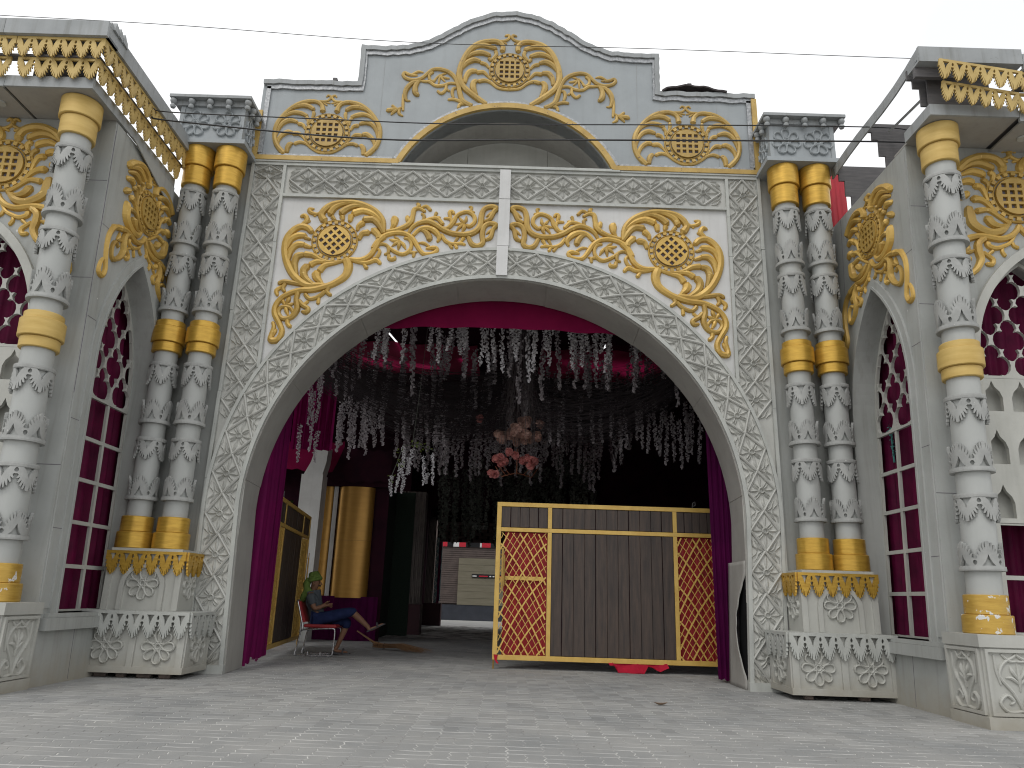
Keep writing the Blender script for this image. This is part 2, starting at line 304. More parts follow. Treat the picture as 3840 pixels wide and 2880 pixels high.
# plane maps: (u, v, d) -> xyz, d is the height off the surface towards the viewer
def onY(y, ux=0.0, vz=0.0): return lambda u, v, d: (ux + u, y - d, vz + v)
def onX(x, s, uy=0.0, vz=0.0): return lambda u, v, d: (x - s * d, uy - u * 1.0, vz + v)   # u runs towards the street (-y)
ORN = {
'A': '-617,-370,68 -741,-226,61 -793,-51,57 -776,128,61 -702,283,54 -586,423,58 -442,519,62 -290,557,54 -187,538,54 -126,476,54 -109,386,70;-174,565,31 -73,569,31 -16,617,31 -11,654,31 -53,675,27 -77,647,19;-134,553,16 -58,497,23;-110,549,12 -15,535,23;-699,256,23 -585,414,46 -467,468,58 -343,468,62 -252,417,54;-762,137,23 -678,275,39 -561,342,54 -437,338,58 -339,296,46;-770,-77,23 -738,67,46 -673,167,58 -577,207,62 -481,183,46;-726,-225,23 -721,-137,46 -677,-56,57 -599,0,61 -541,-6,54;-573,-351,46 -574,-281,61 -551,-219,61 -519,-191,46;-247,376,35 -242,327,46 -258,254,31 -293,190,23;-344,269,46 -316,225,39 -320,153,23;-447,149,54 -383,133,46 -345,63,27;-512,-23,54 -428,-20,54 -360,-80,31 -305,-157,23;-473,-198,46 -396,-169,46 -301,-192,38 -209,-268,34 -95,-334,34 5,-348,34',
'B': '-342,-625,65 -457,-542,74 -611,-417,75 -710,-310,75 -774,-157,75 -773,-1,75 -725,181,76 -639,355,76 -502,486,71 -333,538,67 -199,532,67 -120,454,62 -126,363,67;-665,308,28 -538,433,57 -405,455,67 -232,404,57;-716,193,38 -588,288,62 -447,317,71 -322,276,57;-754,0,38 -675,115,66 -564,176,71 -469,157,52;-685,-243,47 -672,-131,66 -611,-39,71 -517,-25,56;-498,-456,47 -549,-348,75 -554,-249,75 -509,-203,56;-230,359,47 -218,291,47 -281,198,38;-329,219,47 -299,175,38;-449,129,52 -372,104,47 -322,39,33;-497,-52,56 -403,-43,52 -335,-107,38 -286,-161,33;-471,-213,56 -378,-193,52 -283,-228,42 -167,-323,37 -7,-350,37;-199,549,33 -95,559,38 -29,607,38 -31,665,38 -88,657,29;-142,545,14 -64,508,24;-562,-666,65 -696,-584,65 -749,-455,65 -786,-291,61 -840,-160,56 -939,-63,56 -1083,-12,52 -1205,-28,47 -1284,-109,47 -1364,-190,47 -1483,-228,47 -1597,-199,47 -1649,-134,47 -1624,-88,42;-1624,-88,38 -1546,-130,42 -1433,-137,23;-1509,-118,28 -1419,-70,38 -1343,-78,19;-806,-269,42 -919,-262,37 -1028,-311,42 -1140,-315,42 -1228,-252,42 -1313,-244,37 -1370,-235,28;-1193,-72,38 -1245,-130,38 -1231,-207,37 -1173,-239,37 -1130,-170,28 -1077,-113,28;-1077,-124,19 -999,-165,33 -933,-174,23;-1077,-124,19 -1035,-189,28 -995,-232,19;-1077,-124,19 -1086,-202,33 -1091,-274,19;-1077,-124,19 -1031,-100,28 -985,-87,19;-1370,-235,37 -1498,-284,56 -1575,-386,65 -1596,-486,56 -1569,-594,37 -1513,-603,23;-1407,-247,47 -1447,-348,65 -1440,-447,74 -1399,-500,56;-1623,-487,28 -1618,-628,37 -1607,-780,32;-1634,-727,28 -1739,-806,42 -1781,-862,23;-1687,-750,28 -1769,-775,55 -1842,-788,55;-1659,-760,32 -1663,-836,41 -1604,-877,23;-1706,-751,28 -1775,-699,37;-973,-298,37 -977,-386,42 -1038,-454,42 -1097,-412,37;-969,-364,28 -920,-406,33;-695,-605,46 -828,-556,42 -921,-559,37;-848,-524,33 -872,-437,42 -857,-360,42 -811,-347,28;-639,-625,37 -740,-640,42 -764,-706,37',
'C': '696,154,52 666,358,66 535,515,73 328,611,73 127,634,66 -68,597,73 -180,519,79 -235,414,79 -186,327,92;261,616,33 89,610,59 -49,539,73 -111,433,79;469,512,40 291,580,59 137,530,79 52,453,86;669,328,52 541,441,66 377,502,79 236,460,86;696,154,52 606,297,72 521,367,79 403,363,85;638,66,78 620,123,78 549,193,92;-239,458,46 -302,426,39 -397,452,53 -415,496,53 -357,513,26;-266,457,26 -338,396,29;-74,390,53 -30,340,39;70,395,66 88,344,39;200,415,72 189,326,52;381,304,79 321,243,59 313,185,39;473,154,78 384,129,65 352,41,46;-82,-688,51 -323,-704,89 -489,-598,90 -611,-434,90 -695,-210,84 -699,-10,84 -625,137,78 -516,214,78 -409,196,78 -349,132,65;-686,-182,39 -634,-8,65 -539,68,78 -434,71,65;-640,-350,52 -615,-179,71 -535,-76,78 -432,-73,65;-495,-542,51 -540,-375,77 -514,-261,84 -427,-230,65;-234,-701,64 -361,-594,77 -399,-483,90 -355,-411,90;-109,-676,38 -195,-588,90 -215,-519,103;-431,43,52 -363,16,39;-417,-86,65 -336,-112,45;-402,-222,78 -284,-239,65 -160,-306,52 11,-335,45 163,-301,39;-306,-388,77 -221,-336,64 -106,-332,52;-168,-475,77 -100,-388,64 38,-348,45 188,-293,39;-493,244,52 -435,319,59 -470,391,59 -528,381,39;-468,259,33 -395,313,33;201,-293,103 237,-405,103 199,-546,90 57,-663,77 -78,-723,77 -252,-771,76 -442,-791,64 -623,-880,64 -722,-1006,63 -731,-1143,69 -650,-1289,63 -598,-1407,63 -634,-1528,69 -732,-1545,75 -742,-1466,50 -717,-1358,50 -740,-1278,38;-724,-1505,25 -697,-1424,44 -677,-1383,25;-439,-818,57 -452,-929,63 -423,-1064,70 -485,-1189,63 -608,-1220,57 -682,-1128,50 -641,-1045,44 -526,-1054,44 -466,-1134,44;-594,-1016,25 -631,-969,44 -643,-922,25;-594,-1016,25 -564,-946,51 -545,-891,25;-594,-1016,25 -532,-1007,44 -483,-985,25;-594,-1016,25 -572,-1097,51 -539,-1163,25;-323,-704,51 -480,-681,57 -649,-659,57 -722,-690,51;-633,-687,45 -663,-757,51 -631,-811,38;-666,-729,38 -747,-801,51 -726,-870,38;-412,-941,51 -354,-1007,57 -272,-1059,57 -291,-1114,57 -349,-1103,38;-330,-993,38 -284,-950,38;-14,-721,51 -33,-791,51 23,-844,45;-58,-791,51 -152,-877,51 -263,-909,51 -334,-842,51;-137,-891,38 -141,-973,44;-534,-1204,50 -537,-1285,50 -493,-1337,50;238,-277,52 408,-286,65 531,-211,65 597,-80,65 641,22,65 706,97,78;251,-277,52 371,-315,52 502,-325,52 627,-278,52 683,-333,45;451,-341,39 496,-410,51;567,-98,67 624,24,59 734,120,59 882,163,59 1018,149,59 1124,78,59 1189,-21,59 1254,-120,54 1324,-164,54 1448,-141,54 1486,-76,50 1435,-59,59 1335,-72,33;1220,17,25 1296,10,42 1366,-34,33;738,176,50 879,209,59 1009,270,67 1080,348,68 1099,443,59 1117,548,59 1192,570,42 1271,525,42;787,197,25 831,283,67 841,368,93 830,405,76;1056,319,25 1035,375,59 1023,431,51;1141,568,34 1180,617,51 1152,654,34;1208,580,34 1291,611,43 1355,547,42;1058,169,42 1111,264,51 1208,333,59 1333,357,68 1455,305,68 1577,225,67 1724,174,67 1892,170,72 2025,222,72 2096,336,72 2106,488,68 2144,594,64 2245,635,64 2322,610,68 2282,551,59 2227,435,59 2152,395,34;2297,590,17 2232,521,38 2175,471,17;1928,134,50 1983,25,63 2069,-9,63 2142,49,63 2128,169,63 2148,301,63 2230,360,59 2324,335,68 2284,268,51 2247,136,59 2182,97,42;2292,296,17 2235,238,38 2186,190,17;1128,134,42 1214,230,51 1323,253,67 1435,210,76 1508,119,59 1487,44,34;1240,222,34 1301,196,59 1356,123,76 1368,68,67;1539,158,42 1604,58,50 1707,15,42 1815,28,42 1883,12,34;1648,22,34 1702,-50,38;1731,25,34 1769,-47,42;1731,34,25 1777,120,42;1815,37,25 1861,113,50;1516,269,42 1617,263,51 1697,360,59 1734,456,51 1807,515,51 1908,538,51 1996,475,51 2009,381,51 1936,303,51 1893,329,42;1858,347,17 1822,393,42 1777,448,17;1858,347,17 1881,404,42 1886,471,17;1858,347,17 1791,340,38 1715,328,17;1858,347,17 1794,288,42 1746,221,17;1858,347,17 1861,281,51 1831,215,17;1908,547,42 1993,541,30;1941,558,34 1956,616,34 1921,624,26;1223,353,34 1372,415,42 1497,438,30;1331,394,34 1456,418,51 1546,327,51;1255,382,34 1268,449,42 1231,485,34;1421,445,34 1442,512,42;1680,350,42 1651,415,42 1566,422,34;1660,415,34 1637,519,51 1679,539,42 1698,502,34;614,-60,33 686,-21,42 773,-54,42 789,-155,42 741,-184,33;781,-54,33 862,-125,50 991,-176,50 1087,-117,50 1113,-15,42 1074,67,42 1006,83,34;941,44,17 897,75,38 853,106,17;941,44,17 866,37,46 789,57,17;941,44,17 886,-4,42 831,-52,17;941,44,17 934,-30,46 927,-104,17;941,44,17 996,-19,46 1035,-91,17;800,-191,42 814,-255,50 880,-253,50 885,-207,25;1088,-135,42 1156,-151,42 1152,-207,33;1088,-135,25 1197,-132,25;634,-96,33 663,-150,42 629,-234,42 580,-254,33;583,-290,42 659,-297,42 678,-332,25',
'D': '-654,354,76 -546,457,76 -409,524,82 -278,535,82 -163,495,76 -107,411,76 -113,361,81;-214,525,33 -96,510,33 -15,550,38 1,601,44 -38,637,38 -78,617,27;-129,509,22 -34,481,27;-634,330,32 -506,421,65 -374,444,76 -230,382,65;-618,281,32 -494,329,65 -389,308,70 -343,279,59;-639,171,54 -551,198,70 -483,176,59;-654,-36,54 -591,9,75 -557,28,59;-269,319,54 -230,283,54 -249,209,38;-361,217,54 -316,182,49 -301,122,38;-461,128,65 -398,118,59 -354,35,43 -332,-60,37;-500,-42,75 -416,-51,59 -337,-108,48 -253,-213,43;-650,-579,74 -521,-540,63 -395,-541,63 -251,-565,63 -121,-526,58 -38,-453,53 2,-381,48;-428,-560,63 -504,-632,68 -510,-736,73 -495,-838,68 -542,-942,62 -600,-1001,52;-572,-164,64 -564,-247,96 -545,-365,95 -458,-444,85 -337,-486,84 -218,-459,74 -124,-374,42;-358,-299,85 -313,-368,74 -232,-395,53 -145,-374,32;-475,-203,64 -399,-188,53 -325,-191,43 -217,-271,43 -101,-361,42;-454,-745,42 -410,-778,42 -354,-833,47 -371,-891,47 -428,-887,42;-399,-766,26 -341,-718,37;-393,-616,53 -387,-657,52 -306,-683,47 -220,-656,42 -130,-607,37 -80,-536,32 -40,-464,26;-222,-680,26 -233,-726,37 -207,-777,37;-99,-606,32 -88,-646,37 -43,-668,37;-600,-1001,52 -698,-1049,52 -744,-994,47 -743,-881,47 -683,-799,42 -614,-831,42;-650,-579,63 -782,-642,63 -870,-794,63 -887,-977,62 -862,-1145,62 -844,-1278,62 -893,-1368,61 -973,-1348,61 -963,-1237,51 -913,-1146,41;-668,-753,21 -632,-705,47 -620,-636,21;-668,-753,21 -615,-739,42 -539,-714,21',
}
def decode(t): return [[tuple(int(q) / 1000 for q in p.split(',')) for p in s.split()] for s in t.split(';')]
ORN = {k: decode(v) for k, v in ORN.items()}

# ================================================================== ornament motifs
def medallion(mapf, r, parent, mat, rot=0.0, holes='hole_dark'):
    """gold disc pierced by a square grid inside two rings joined by teeth; returns the ring part"""
    ri = r * 0.74; rd = ri * 0.90
    def circ(rad, n=40): return [(rad * cos(2 * pi * k / n), rad * sin(2 * pi * k / n)) for k in range(n)]
    ring = MB()
    for rad, w, h in ((r * 0.955, r * 0.085, 0.045), (ri, r * 0.075, 0.05)):
        P = [(rad * cos(2 * pi * k / 40), rad * sin(2 * pi * k / 40), w) for k in range(41)]
        ring.stroke(P, mapf, hk=1, hmax=h, n=1, prof=5, rnd=0)
    for k in range(20):
        a = 2 * pi * k / 20; da = pi / 20 * 0.55
        q = [(rr * cos(a + s * da), rr * sin(a + s * da)) for rr, s in ((ri + .02, -1), (r * 0.92, -1), (r * 0.92, 1), (ri + .02, 1))]
        ring.extr([q], mapf, 0.032, 0.0, back=False)
    ro = obj('medallion_ring', ring, mat, parent)
    st = ri * 2 / 5.7; hs = st * 0.315; hl = []
    for i in range(-3, 4):
        for j in range(-3, 4):
            cx, cy = (i + 0.5) * st, j * st * 1.0 + st * .5
            if sqrt(cx * cx + cy * cy) + hs * 1.15 > rd: continue
            q = [(cx - hs, cy - hs), (cx - hs, cy + hs), (cx + hs, cy + hs), (cx + hs, cy - hs)]
            hl.append([(x * cos(rot) - y * sin(rot), x * sin(rot) + y * cos(rot)) for x, y in q])
    obj('pierced_disc', MB().extr([circ(rd * 1.02)] + hl, mapf, 0.040, 0.006, back=False), mat, ro)
    obj('disc_backing', MB().extr([circ(rd)], mapf, 0.007, 0.001, back=False), holes, ro)
    return ro
def ornament(name, strokes, mapf, parent, mat, r, mirror=False, hk=0.55, hmax=0.05, rot=0.0, label=None):
    mb = MB(); strokes = [[(a, b, c * 1.33) for a, b, c in s] for s in strokes]
    for s in strokes:
        mb.stroke(s, mapf, hk=hk, hmax=hmax, n=4)
        if mirror: mb.stroke([(-a, b, c) for a, b, c in s], mapf, hk=hk, hmax=hmax, n=4, d0=0.0006)
    o = obj(name, mb, mat, parent)
    if label: o['label'] = label
    medallion(mapf, r, o, mat, rot)
    return o
def trim(mb, mapf, x0, x1, ztop, unit, h, d0, d1, up=False):
    """cut-out valance: a rail with hanging palmettes linked by pierced loops"""
    n = max(1, round((x1 - x0) / unit)); p = (x1 - x0) / n; s = -1 if up else 1
    V = lambda v: ztop - s * v * h
    bot = []; holes = []
    half = [(0.0, .42), (.06, .41), (.11, .46), (.045, .60), (.085, .62), (.175, .545), (.105, .77), (.15, .79), (.25, .645), (.205, .93), (.25, .94), (.33, .73), (.315, 1.03), (.36, 1.03), (.41, .80), (.435, 1.07), (.5, 1.10)]
    hf = half
    for k in range(n):
        u0 = x0 + k * p
        for (a, b) in hf[:-1]: bot.append((u0 + a * p, V(b)))
        bot.append((u0 + .5 * p, V(1.10)))
        for (a, b) in hf[::-1][1:-1]: bot.append((u0 + (1 - a) * p, V(b)))
        g = [(.25, .13), (.5, .13), (.75, .13), (.65, .24), (.56, .40), (.5, .57), (.44, .40), (.35, .24)]
        holes.append([(u0 + a * p, V(b)) for a, b in g])
        if k:
            t = [(0, .15), (.055, .19), (.085, .26), (.06, .325), (0, .35), (-.06, .325), (-.085, .26), (-.055, .19)]
            holes.append([(u0 + a * p, V(b)) for a, b in t])
    bot.append((x1, V(.43)))
    outer = [(x0, ztop), *bot, (x1, ztop)]
    mb.extr([outer] + holes, mapf, d0, d1)
    return mb
def flower(mapf, r, parent, mat, n=8, name='flower'):
    mb = MB()
    for k in range(n):
        a = 2 * pi * k / n + pi / 2; L, wd = r, r * (0.30 if n == 8 else 0.36); c0 = r * 0.24; P = []
        for q in range(15):
            t = 2 * pi * q / 14; u = c0 + (L - c0) * (0.5 - 0.5 * cos(t)); v = wd * sin(t) * (0.55 + 0.45 * (0.5 - 0.5 * cos(t)))
            P.append((u * cos(a) - v * sin(a), u * sin(a) + v * cos(a), r * 0.15))
        mb.stroke(P, mapf, hk=1.1, hmax=0.036, n=1, prof=5, rnd=0)
    P = [(r * .17 * cos(2 * pi * q / 12), r * .17 * sin(2 * pi * q / 12), r * .17) for q in range(13)]
    mb.stroke(P, mapf, hk=0.9, hmax=0.045, n=1, prof=5, rnd=0)
    return obj(name, mb, mat, parent)
TILE_A, TILE_B = 0.519, 0.41
def tile_bm(a, b, mapf):
    """one carved cell: a rosette inside a lozenge of bars, leaf sprays in the four corners"""
    mb = MB(); A, B = a / 2, b / 2
    for (p, q) in (((-A, 0), (0, B)), ((0, B), (A, 0)), ((A, 0), (0, -B)), ((0, -B), (-A, 0))):
        mb.stroke([(p[0], p[1], .038), (q[0], q[1], .038)], mapf, hk=1.2, hmax=0.036, n=1, prof=5, rnd=0.2)
    for k in range(12):
        an = 2 * pi * k / 12; c, s = cos(an), sin(an)
        R = 1 / (abs(c) / A + abs(s) / B); R = min(R * 0.84, 0.22); w = 0.050 if k % 3 == 0 else 0.040
        bend = 0.10 * (1 if k % 3 == 1 else -1) if k % 3 else 0
        pt = lambda t, o: ((0.03 + (R - 0.03) * t) * cos(an + o), (0.03 + (R - 0.03) * t) * sin(an + o))
        mb.stroke([(*pt(.12, 0), .012), (*pt(.6, bend), w), (*pt(1, bend * 1.4), .006)], mapf, hk=1.0, hmax=0.031, n=3, prof=3, rnd=0)
    mb.stroke([(.034 * cos(2 * pi * q / 10), .034 * sin(2 * pi * q / 10), .026) for q in range(11)], mapf, hk=1.5, hmax=0.040, n=1, prof=3, rnd=0)
    for sx in (-1, 1):
        for sy in (-1, 1):
            for P in (((.50, .10, .010), (.44, .24, .024), (.34, .30, .022), (.24, .40, .008)), ((.46, .12, .010), (.37, .185, .020), (.30, .19, .006)),
                      ((.49, .30, .012), (.42, .36, .024), (.36, .46, .020), (.22, .47, .006))):
                mb.stroke([(sx * u * a, sy * v * b, w * 1.45) for u, v, w in P], mapf, hk=1.0, hmax=0.029, n=3, prof=3, rnd=0)
    return mb

# ================================================================== the gateway
GW = thing('entrance_gateway', 'grey arched gateway with carved lattice bands, gold scrolls and a stepped curved pediment', 'gateway')
AR, AZ, AO = 3.285, 2.06, 3.765            # arch inner radius, springing height, outer radius of its carved band
arch_in = [(-3.21, 0.0)] + [(-3.21 - 0.075 * k / 6, AZ * k / 6) for k in range(1, 6)] + arc(0, AZ, AR, pi, 0, 64) + [(3.21 + 0.075 * k / 6, AZ * k / 6) for k in range(5, 0, -1)] + [(3.21, 0.0)]
F0 = onY(0.0)
FS = lambda u, v, d: (u * (1 + 0.022 * max(0.0, -d)), -d, v)      # the reveal splays a little towards the back
body = MB().extr([[(-3.78, 0)] + arch_in + [(3.78, 0), (3.78, 7.12), (-3.78, 7.12)]], FS, 0.0, -0.72)
obj('arch_wall', body, 'panel_white', GW)
# soffit lining: curved boards with open seams
NS = 9
for k in range(NS):
    i0 = round(k * (len(arch_in) - 1) / NS); i1 = round((k + 1) * (len(arch_in) - 1) / NS)
    seg = arch_in[i0:i1 + 1]; 
    if k == NS - 1: seg = seg[:-3]
    a, b = seg[0], seg[1]; l = sqrt((b[0] - a[0]) ** 2 + (b[1] - a[1]) ** 2); seg[0] = (a[0] + (b[0] - a[0]) * .004 / l, a[1] + (b[1] - a[1]) * .004 / l)
    mb = MB().ribbon(seg, -0.008 - 0.003 * (k % 2), FS, 0.012, -0.74 - 0.01 * (k % 3))
    obj('soffit_board', mb, 'soffit_paint', GW)
# torn last board low on the right: it has come away from the band and bares a black sheet that paints the hollow's shade
mb = MB(); nz, ny = 30, 8
for k in range(nz + 1):
    z = 1.55 * k / nz; xi = 3.21 + 0.075 * z / AZ - 0.016; g = max(0.0, sin(pi * min(1, max(0, (z - .12) / 1.25))))
    ye = 0.012 + (0.16 * g + (0.018 * sin(z * 29) + 0.02 * (1 if int(z * 9) % 2 else 0)) * (g > .1))
    for q in range(ny + 1):
        t = q / ny; y = 0.735 + (ye - 0.735) * t; mb.v.append((xi - 0.075 * g * t ** 2.2, y, z))
for k in range(nz):
    for q in range(ny): a = k * (ny + 1) + q; mb.f.append((a, a + 1, a + ny + 2, a + ny + 1))
o = obj('torn_soffit_board', mb, 'soffit_paint', GW, smooth=True); o['label'] = 'torn bulging board at the foot of the right jamb'
md = o.modifiers.new('t', 'SOLIDIFY'); md.thickness = 0.012
mb = MB().extr([[(.004, .12), (.30, .12), (.30, 1.36), (.004, 1.36)]], lambda u, v, d: (3.203 + .0364 * v + d, u, v), 0.0, .004); obj('hollow_shade_sheet', mb, 'hollow_shade', GW)
# carved bands: backing plates
for s, nm in ((-1, 'pillar_plate'), (1, 'pillar_plate')):
    x0, x1 = sorted((s * 3.262, s * 3.78)); box(nm, (x0, x1, -0.010, 0.003, 0.9, 7.12), 'relief_paint', GW)
    fx0, fx1 = sorted((s * 0.08, s * 3.262)); box('frieze_plate', (fx0, fx1, -0.010, 0.003, 6.565, 7.12), 'relief_paint', GW)
YA = -0.045
outer = [(3.69 + 0.075 * k / 6, AZ * k / 6) for k in range(6)] + arc(0, AZ, AO, 0, pi, 64) + [(-3.69 - 0.075 * k / 6, AZ * k / 6) for k in range(5, -1, -1)]
obj('arch_band_plate', MB().extr([arch_in + outer], F0, -YA, -0.003), 'relief_paint', GW)
# edge mouldings
mb = MB(); mb.ribbon(arch_in, 0.052, F0, -YA, -YA + 0.032); obj('inner_moulding', mb, 'strip_paint', GW)
mb = MB(); mb.ribbon(outer, 0.042, F0, -YA, -YA + 0.028); obj('outer_moulding', mb, 'strip_paint', GW)
for s in (-1, 1):
    for (xa, xb, za, zb, nm) in ((3.735, 3.782, 1.2, 7.12, 'pillar_moulding'), (3.262, 3.306, 3.92, 7.075, 'pillar_moulding'), (0.08, 3.26, 6.562, 6.606, 'frieze_moulding'), (0.08, 3.733, 7.078, 7.122, 'frieze_moulding')):
        x0, x1 = sorted((s * xa, s * xb))
        if nm == 'pillar_moulding':                       # cut into lengths, slightly out of line
            n = 5; zs = [za + (zb - za) * k / n for k in range(n + 1)]
            for k in range(n):
                e = random.uniform(-.004, .004); box(nm, (x0 + e, x1 + e, -0.046 + e, -0.009, zs[k] + .003, zs[k + 1]), 'strip_paint', GW)
        else: box(nm, (x0, x1, -0.048, -0.009, za, zb), 'strip_paint', GW)
box('key_strip', (-0.082, 0.082, -0.070, 0.0, 5.86, 6.61), 'panel_white', GW)
box('key_strip', (-0.080, 0.080, -0.074, 0.0, 6.615, 7.10), 'panel_white', GW)
box('key_strip', (-0.084, 0.076, -0.106, 0.0, 5.38, 5.835), 'panel_white', GW)
box('ledge', (-1.70, 1.70, -0.075, 0.30, 7.124, 7.165), 'strip_paint', GW)
for s in (-1, 1):
    x0, x1 = sorted((s * 1.705, s * 3.80)); box('ledge', (x0, x1, -0.066, 0.10, 7.124, 7.150), 'strip_paint', GW)
# carved tiles (one shared mesh per kind)
def tmap(y): return lambda u, v, d: (u, y - d, v)
T_h = mesh('carved_tile', tile_bm(TILE_A, TILE_B, tmap(0)), 'relief_paint')
T_v = mesh('carved_tile', tile_bm(TILE_A, TILE_B, lambda u, v, d: (v, -d, u)), 'relief_paint')
RC = 3.525
T_c = mesh('carved_tile', tile_bm(TILE_A * 1.002, 0.375, lambda u, v, d: ((RC + v) * sin(u / RC), -d, (RC + v) * cos(u / RC) - RC)), 'relief_paint')
T_k = mesh('carved_tile', tile_bm(0.40, 0.375, lambda u, v, d: ((RC + v) * sin(u / RC), -d, (RC + v) * cos(u / RC) - RC)), 'relief_paint')
T_b = mesh('carved_tile', tile_bm(TILE_A, 0.375, lambda u, v, d: (v, -d, u)), 'relief_paint')
def put(me, x, y, z, ry=0.0, parent=GW, name='carved_tile'):
    o = link(name, me, parent); o.location = (x, y, z); o.rotation_euler = (0, ry, 0); return o
for s in (-1, 1):
    for k in range(6): put(T_h, s * (0.34 + 0.519 * k), -0.010, 6.842)
    z = 6.588 if s < 0 else 6.818
    if s < 0: put(T_v, -3.52, -0.010, 6.963).scale = (1, 1, 0.44)
    while z > 1.9:
        # only where the arch band leaves the pillar free
        if sqrt(3.35 ** 2 + (z + .2 - AZ) ** 2) > AO - 0.10 or z > 5.3: put(T_v, s * 3.52, -0.010, z)
        z -= 0.522
    for k in range(14):
        sl = 0.468 + 0.52 * k
        if sl < RC * pi / 2: a = sl / RC; put(T_c, s * RC * sin(a), YA, AZ + RC * cos(a), s * a)
        else:
            zz = AZ - (sl - RC * pi / 2); put(T_b, s * (RC - 0.075 * (1 - zz / AZ)), YA, zz)
put(T_k, 0, YA, AZ + RC)
for s in (-1, 1): x0, x1 = sorted((s * 3.20, s * 3.70)); box('plinth_strip', (x0, x1, -0.10, -0.02, 0.0, 0.10), 'strip_paint', GW)
# pediment
top = [(-3.785, 8.53), (-2.33, 8.53), (-2.33, 9.21), (-1.95, 9.205), (-1.6, 9.235), (-1.35, 9.315), (-1.1, 9.46), (-0.85, 9.635), (-0.6, 9.79), (-0.32, 9.905), (0, 9.945)]
top = top + [(-x, z) for x, z in top[:-1][::-1]]
PR, PZ = 1.737, 6.443
a0 = atan2(7.152 - PZ, -sqrt(PR * PR - (7.152 - PZ) ** 2)); parc = arc(0, PZ, PR, a0, pi - a0, 30)
jag = []
for k, (x, z) in enumerate(top):
    jag.append((x, z))
pediment = [(-3.785, 7.152)] + parc + [(3.785, 7.152)] + jag[::-1]
obj('pediment_board', MB().extr([pediment], F0, 0.02, -0.30), 'pediment_paint', GW)
dense = []
for k in range(len(top) - 1):
    n = max(1, int(abs(top[k + 1][0] - top[k][0]) / .08 + abs(top[k + 1][1] - top[k][1]) / .08))
    for j in range(n): dense.append((top[k][0] + (top[k + 1][0] - top[k][0]) * j / n, top[k][1] + (top[k + 1][1] - top[k][1]) * j / n))
dense.append(top[-1])
rough = [(x + random.uniform(-.006, .006), z + random.uniform(-.012, .012)) for x, z in dense]
obj('pediment_capping', MB().ribbon([(x, z + .035) for x, z in rough], -0.075, F0, 0.075, -0.32), 'cornice_paint', GW)
obj('tinsel_edging', MB().ribbon([(x * .985, z - .045) for x, z in rough], -0.07, F0, 0.021, 0.050), 'tinsel', GW)
mb = MB(); mb.ribbon(parc, 0.085, F0, 0.02, 0.075); obj('gold_arch_edging', mb, 'gold_worn', GW)
mb = MB(); mb.ribbon([(x, z) for x, z in arc(0, PZ, PR + .088, a0 - .03, pi - a0 + .03, 30)], 0.05, F0, 0.021, 0.045); obj('tinsel_edging', mb, 'tinsel', GW)
for s in (-1, 1):
    x0, x1 = sorted((s * 1.60, s * 3.80)); box('gold_edging', (x0, x1, -0.078, -0.019, 7.152, 7.225), 'gold_worn', GW)
    x0, x1 = sorted((s * 1.70, s * 3.70)); box('tinsel_edging', (x0, x1, -0.045, -0.019, 7.228, 7.275), 'tinsel', GW)
    x0, x1 = sorted((s * 3.725, s * 3.802)); box('gold_edging', (x0, x1, -0.076, 0.10, 7.228, 8.0 if s < 0 else 8.47), 'gold_worn', GW)
    x0, x1 = sorted((s * 3.655, s * 3.722)); box('tinsel_edging', (x0, x1, -0.05, -0.019, 7.28, 8.45), 'tinsel', GW)
# recessed lunette behind the pediment arch
mb = MB().ribbon(parc, 0.012, F0, -0.02, -0.85); obj('lunette_soffit', mb, 'soffit_paint', GW)
for xa, xb in ((-1.72, -0.653), (-0.648, 0.655), (0.66, 1.72)):
    box('lunette_panel', (xa, xb, 0.86 + 0.004 * abs(xa), 0.90, 7.0, 8.4), 'stone_paint', GW)
box('lunette_backing', (-1.8, 1.8, 0.905, 0.93, 7.0, 8.4), 'raw_board', GW)
# thin seam battens on the pediment face are real gaps: vertical board joints
for x in (-1.95, -0.75, 0.72, 1.98, 3.2): box('board_joint', (x - .004, x + .004, -0.0225, -0.019, 7.3 if abs(x) > 1.7 else 8.25, 8.5 if abs(x) > 2 else 9.1), 'cornice_paint', GW)
# gold scrollwork on the gateway
for s in (-1, 1):
    mp = (lambda s: lambda u, v, d: (s * 2.719 + u, -0.0205 - d, 7.655 + v))(s)
    ornament('gold_plume_medallion', ORN['A'], mp, GW, 'gold_worn', 0.347, mirror=True, hmax=0.055)
    mp = (lambda s: lambda u, v, d: (-s * (-2.436 + u), -0.0005 - d, 5.873 + v))(s)
    ornament('gold_spandrel_scroll', ORN['C'], mp, GW, 'gold_relief', 0.341, hk=0.6, hmax=0.055, rot=pi / 4)
ornament('gold_crest_scroll', ORN['B'], lambda u, v, d: (u, -0.0205 - d, 8.881 + v), GW, 'gold_worn', 0.325, mirror=True, hmax=0.055)
# plain side panels behind the column pairs
for s in (-1, 1):
    x0, x1 = sorted((s * 3.785, s * 4.80)); box('side_panel', (x0, x1, 0.015, 0.35, 0.0, 7.1), 'wing_paint', GW)

